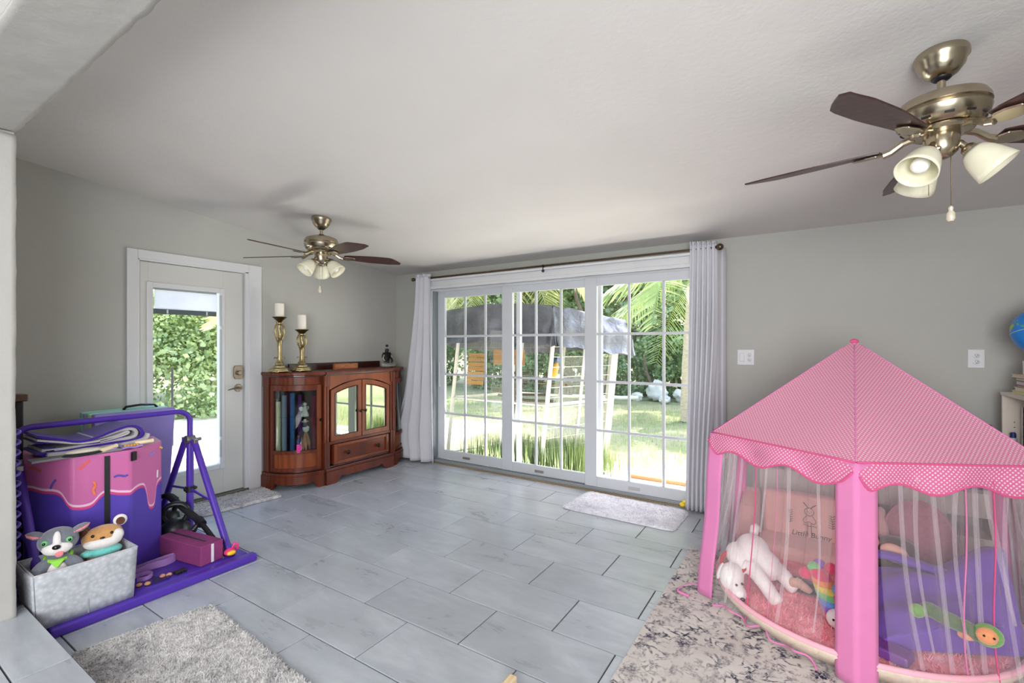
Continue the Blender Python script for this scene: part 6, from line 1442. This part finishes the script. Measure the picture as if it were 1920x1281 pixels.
for i, (h, col, dx, lb) in enumerate(((.016, (206, 216, 130), -.0, 'lime-edged book at the bottom of the stack under the globe'), (.02, (226, 220, 196), .02, 'cream book second from the bottom under the globe'), (.012, (150, 112, 84), .035, 'thin brown book in the stack under the globe'), (.024, (132, 74, 146), .03, 'purple book in the stack under the globe'), (.018, (82, 160, 92), .028, 'green book in the stack under the globe'), (.016, (226, 204, 164), .0, 'wide tan book on top of the stack under the globe'))):
    book(lb, BX0+.03+dx*.3, BX1-.03, 3.60-dx, 3.86-dx, z, z+h, col, G); z += h+.0005
tag(MB().box(1.03, 1.24, 3.60, 3.82, z, z+.068).build('white_box', mat('white_card_box', (226, 224, 226), .5), bevel=.004), 'white box between the flat books and the globe', 'box'); z += .068
gl = thing('globe', 'blue desk globe in a white ring stand on top of the white box', 'globe', (1.13, 3.72, z))
gc = Vector((1.085, 3.70, 1.40)); gr = .135
def globemat():
    t = NT('globe_map'); v = t.coord(); f = t.noise(v, 7, 3, .5, .4)
    t.l(t.ramp(f, [(.0, lin((22, 118, 206))), (.555, lin((30, 128, 212))), (.56, lin((96, 170, 84))), (.62, lin((226, 204, 70))), (.7, lin((232, 220, 110)))], 'LINEAR'), t.b.inputs['Base Color']); t.b.inputs['Roughness'].default_value = .3; return t.m
MB().ball(gc, gr, n=40, m=24).build('sphere', globemat(), gl, smooth=180)
tl_ = Quaternion((0, 1, 0), R(0))
vd = Vector((-.9, -.43, 0)).normalized(); rr_ = Vector((-vd.y, vd.x, 0))
RG = [gc + (rr_*cos(a) + Vector((0, 0, 1))*sin(a))*(gr+.014) for a in [2*PI*i/60 for i in range(60)]]
MB().tube(RG, .011, 8, closed=True).build('meridian_ring', M_white, gl, smooth=180)
MB().lathe([(.085, 0), (.085, .012), (.05, .02), (.03, .03), (.02, max(.05, 1.405-gr-.014-z+.004))], (gc.x, gc.y, z), n=28).build('stand', M_white, gl, smooth=40)
MB().tube([gc + (vd*.0 + rr_*cos(a)*cos(.3) + vd*sin(a) + Vector((0, 0, 1))*cos(a)*.25)*(gr+.0012) for a in [2*PI*i/60 for i in range(60)]], .0016, 4, closed=True).build('equator_line', M_white, gl)
# items in the bookcase
G2 = 'books standing in the bookcase'
for i, (col, hh, lb) in enumerate((((226, 220, 214), .24, 'tall white book standing nearest the bookcase side panel'), ((206, 190, 176), .23, 'beige book second from the bookcase side panel'), ((232, 226, 220), .25, 'white book third from the bookcase side panel'), ((170, 70, 60), .2, 'red book standing beyond the white ones in the bookcase'))):
    book(lb, BX0+.06, BX1-.05, 3.79-.045*i, 3.82-.045*i, .7285, .7285+hh, col, G2)
cc = thing('glue_bottle', 'small clear bottle with a dark blue cap in the bookcase', 'bottle', (1.0, 3.845, .7285))
MB().lathe([(.016, 0), (.017, .004), (.017, .05), (.01, .058)], (1.0, 3.85, .7285), n=18).build('bottle', mat('clear_plastic', (206, 206, 210), .3), cc, smooth=40)
MB().lathe([(.013, .056), (.013, .082), (.008, .086)], (1.0, 3.85, .7285), n=16).build('cap', mat('navy_cap', (34, 50, 120), .4), cc, smooth=40)
# low white open storage bench under the tent's back edge
bs = thing('storage_bench', 'low white open storage bench along the wall behind the tent', 'bench', (.3, 3.93, 0))
MB().box(-.30, .93, 3.80, 4.09, .30, .445).build('top', M_lam, bs, bevel=.004)
MB().box(-.29, .93, 3.82, 4.09, .0, .175).build('base', M_lam, bs, bevel=.004)
for x in (-.29, .10, .50, .91): MB().box(x, x+.018, 3.82, 4.09, .175, .30).build('divider', M_lam, bs)
bb = thing('plastic_bin', 'translucent white plastic bin standing on the bench behind the tent roof', 'storage bin', (-.16, 3.95, .446))
M_plas = sheer('translucent_plastic', (214, 214, 216), .62)
MB().lathe([(.15, 0), (.185, .33), (.20, .345), (.20, .37)], (-.2, 3.93, .447), n=4, ph=R(45), sx=1.15, sy=.8, caps=False).build('tub', M_plas, bb, solid=.003)
MB().box(-.375, -.02, 3.83, 4.04, .815, .83).build('lid', M_plas, bb, bevel=.004)
for i, (x, w2, h, col, lb) in enumerate(((.15, .10, .09, (170, 120, 110), 'dusty red toy crate on the bench behind the tent'), (.55, .12, .10, (120, 100, 96), 'brown toy crate on the bench near the bookcase'))):
    t = thing('toy_crate', lb, 'crate', (x, 3.93, .446)); M_c = mat('crate_%d' % i, col, .7)
    MB().box(x-w2, x+w2, 3.85, 4.02, .446, .452).build('bottom', M_c, t)
    for a in ((x-w2, x-w2+.008, 3.85, 4.02), (x+w2-.008, x+w2, 3.85, 4.02), (x-w2, x+w2, 3.85, 3.858), (x-w2, x+w2, 4.012, 4.02)): MB().box(*a, .452, .446+h).build('side', M_c, t)
tag(MB().box(.80, .925, 3.90, 3.95, .446, .842).build('board_game', mat('navy_box', (34, 32, 84), .5, col2=(70, 54, 120), vscale=24), bevel=.003), 'dark navy box standing on the bench between the tent roof and the bookcase', 'box')
# wall plates
def plate(label, x0, x1, z0, z1, kind):
    t = thing('wall_plate', label, 'outlet', ((x0+x1)/2, YF, (z0+z1)/2))
    MB().box(x0, x1, YF-.007, YF, z0, z1).build('plate', M_white, t, bevel=.003)
    xo = (x0+x1)/2 if kind == 1 else x0 + (x1-x0)*.72
    for dz in (-.02, .02):
        r_ = MB().lathe([(.016, 0), (.0165, .002), (.015, .003)], (xo, YF-.007, (z0+z1)/2+dz), (0, -1, 0), 18).build('receptacle', M_white, t, smooth=40)
        mm = MB(); zc = (z0+z1)/2+dz
        for dx in (-.006, .006): mm.box(xo+dx-.001, xo+dx+.001, YF-.0108, YF-.0098, zc-.001, zc+.007)
        mm.lathe([(.0022, 0), (.0022, .001)], (xo, YF-.0098, zc-.007), (0, -1, 0), 8); mm.build('slot', M_dark, r_)
    if kind == 2:
        xs = x0 + (x1-x0)*.28; MB().box(xs-.017, xs+.017, YF-.012, YF-.006, (z0+z1)/2-.033, (z0+z1)/2+.033).build('rocker', M_white, t, bevel=.003)
plate('white wall plate with a rocker switch and outlet beside the curtain', -.482, -.361, 1.166, 1.288, 2)
plate('white double outlet on the wall between the tent and the globe', .858, .938, 1.176, 1.295, 1)
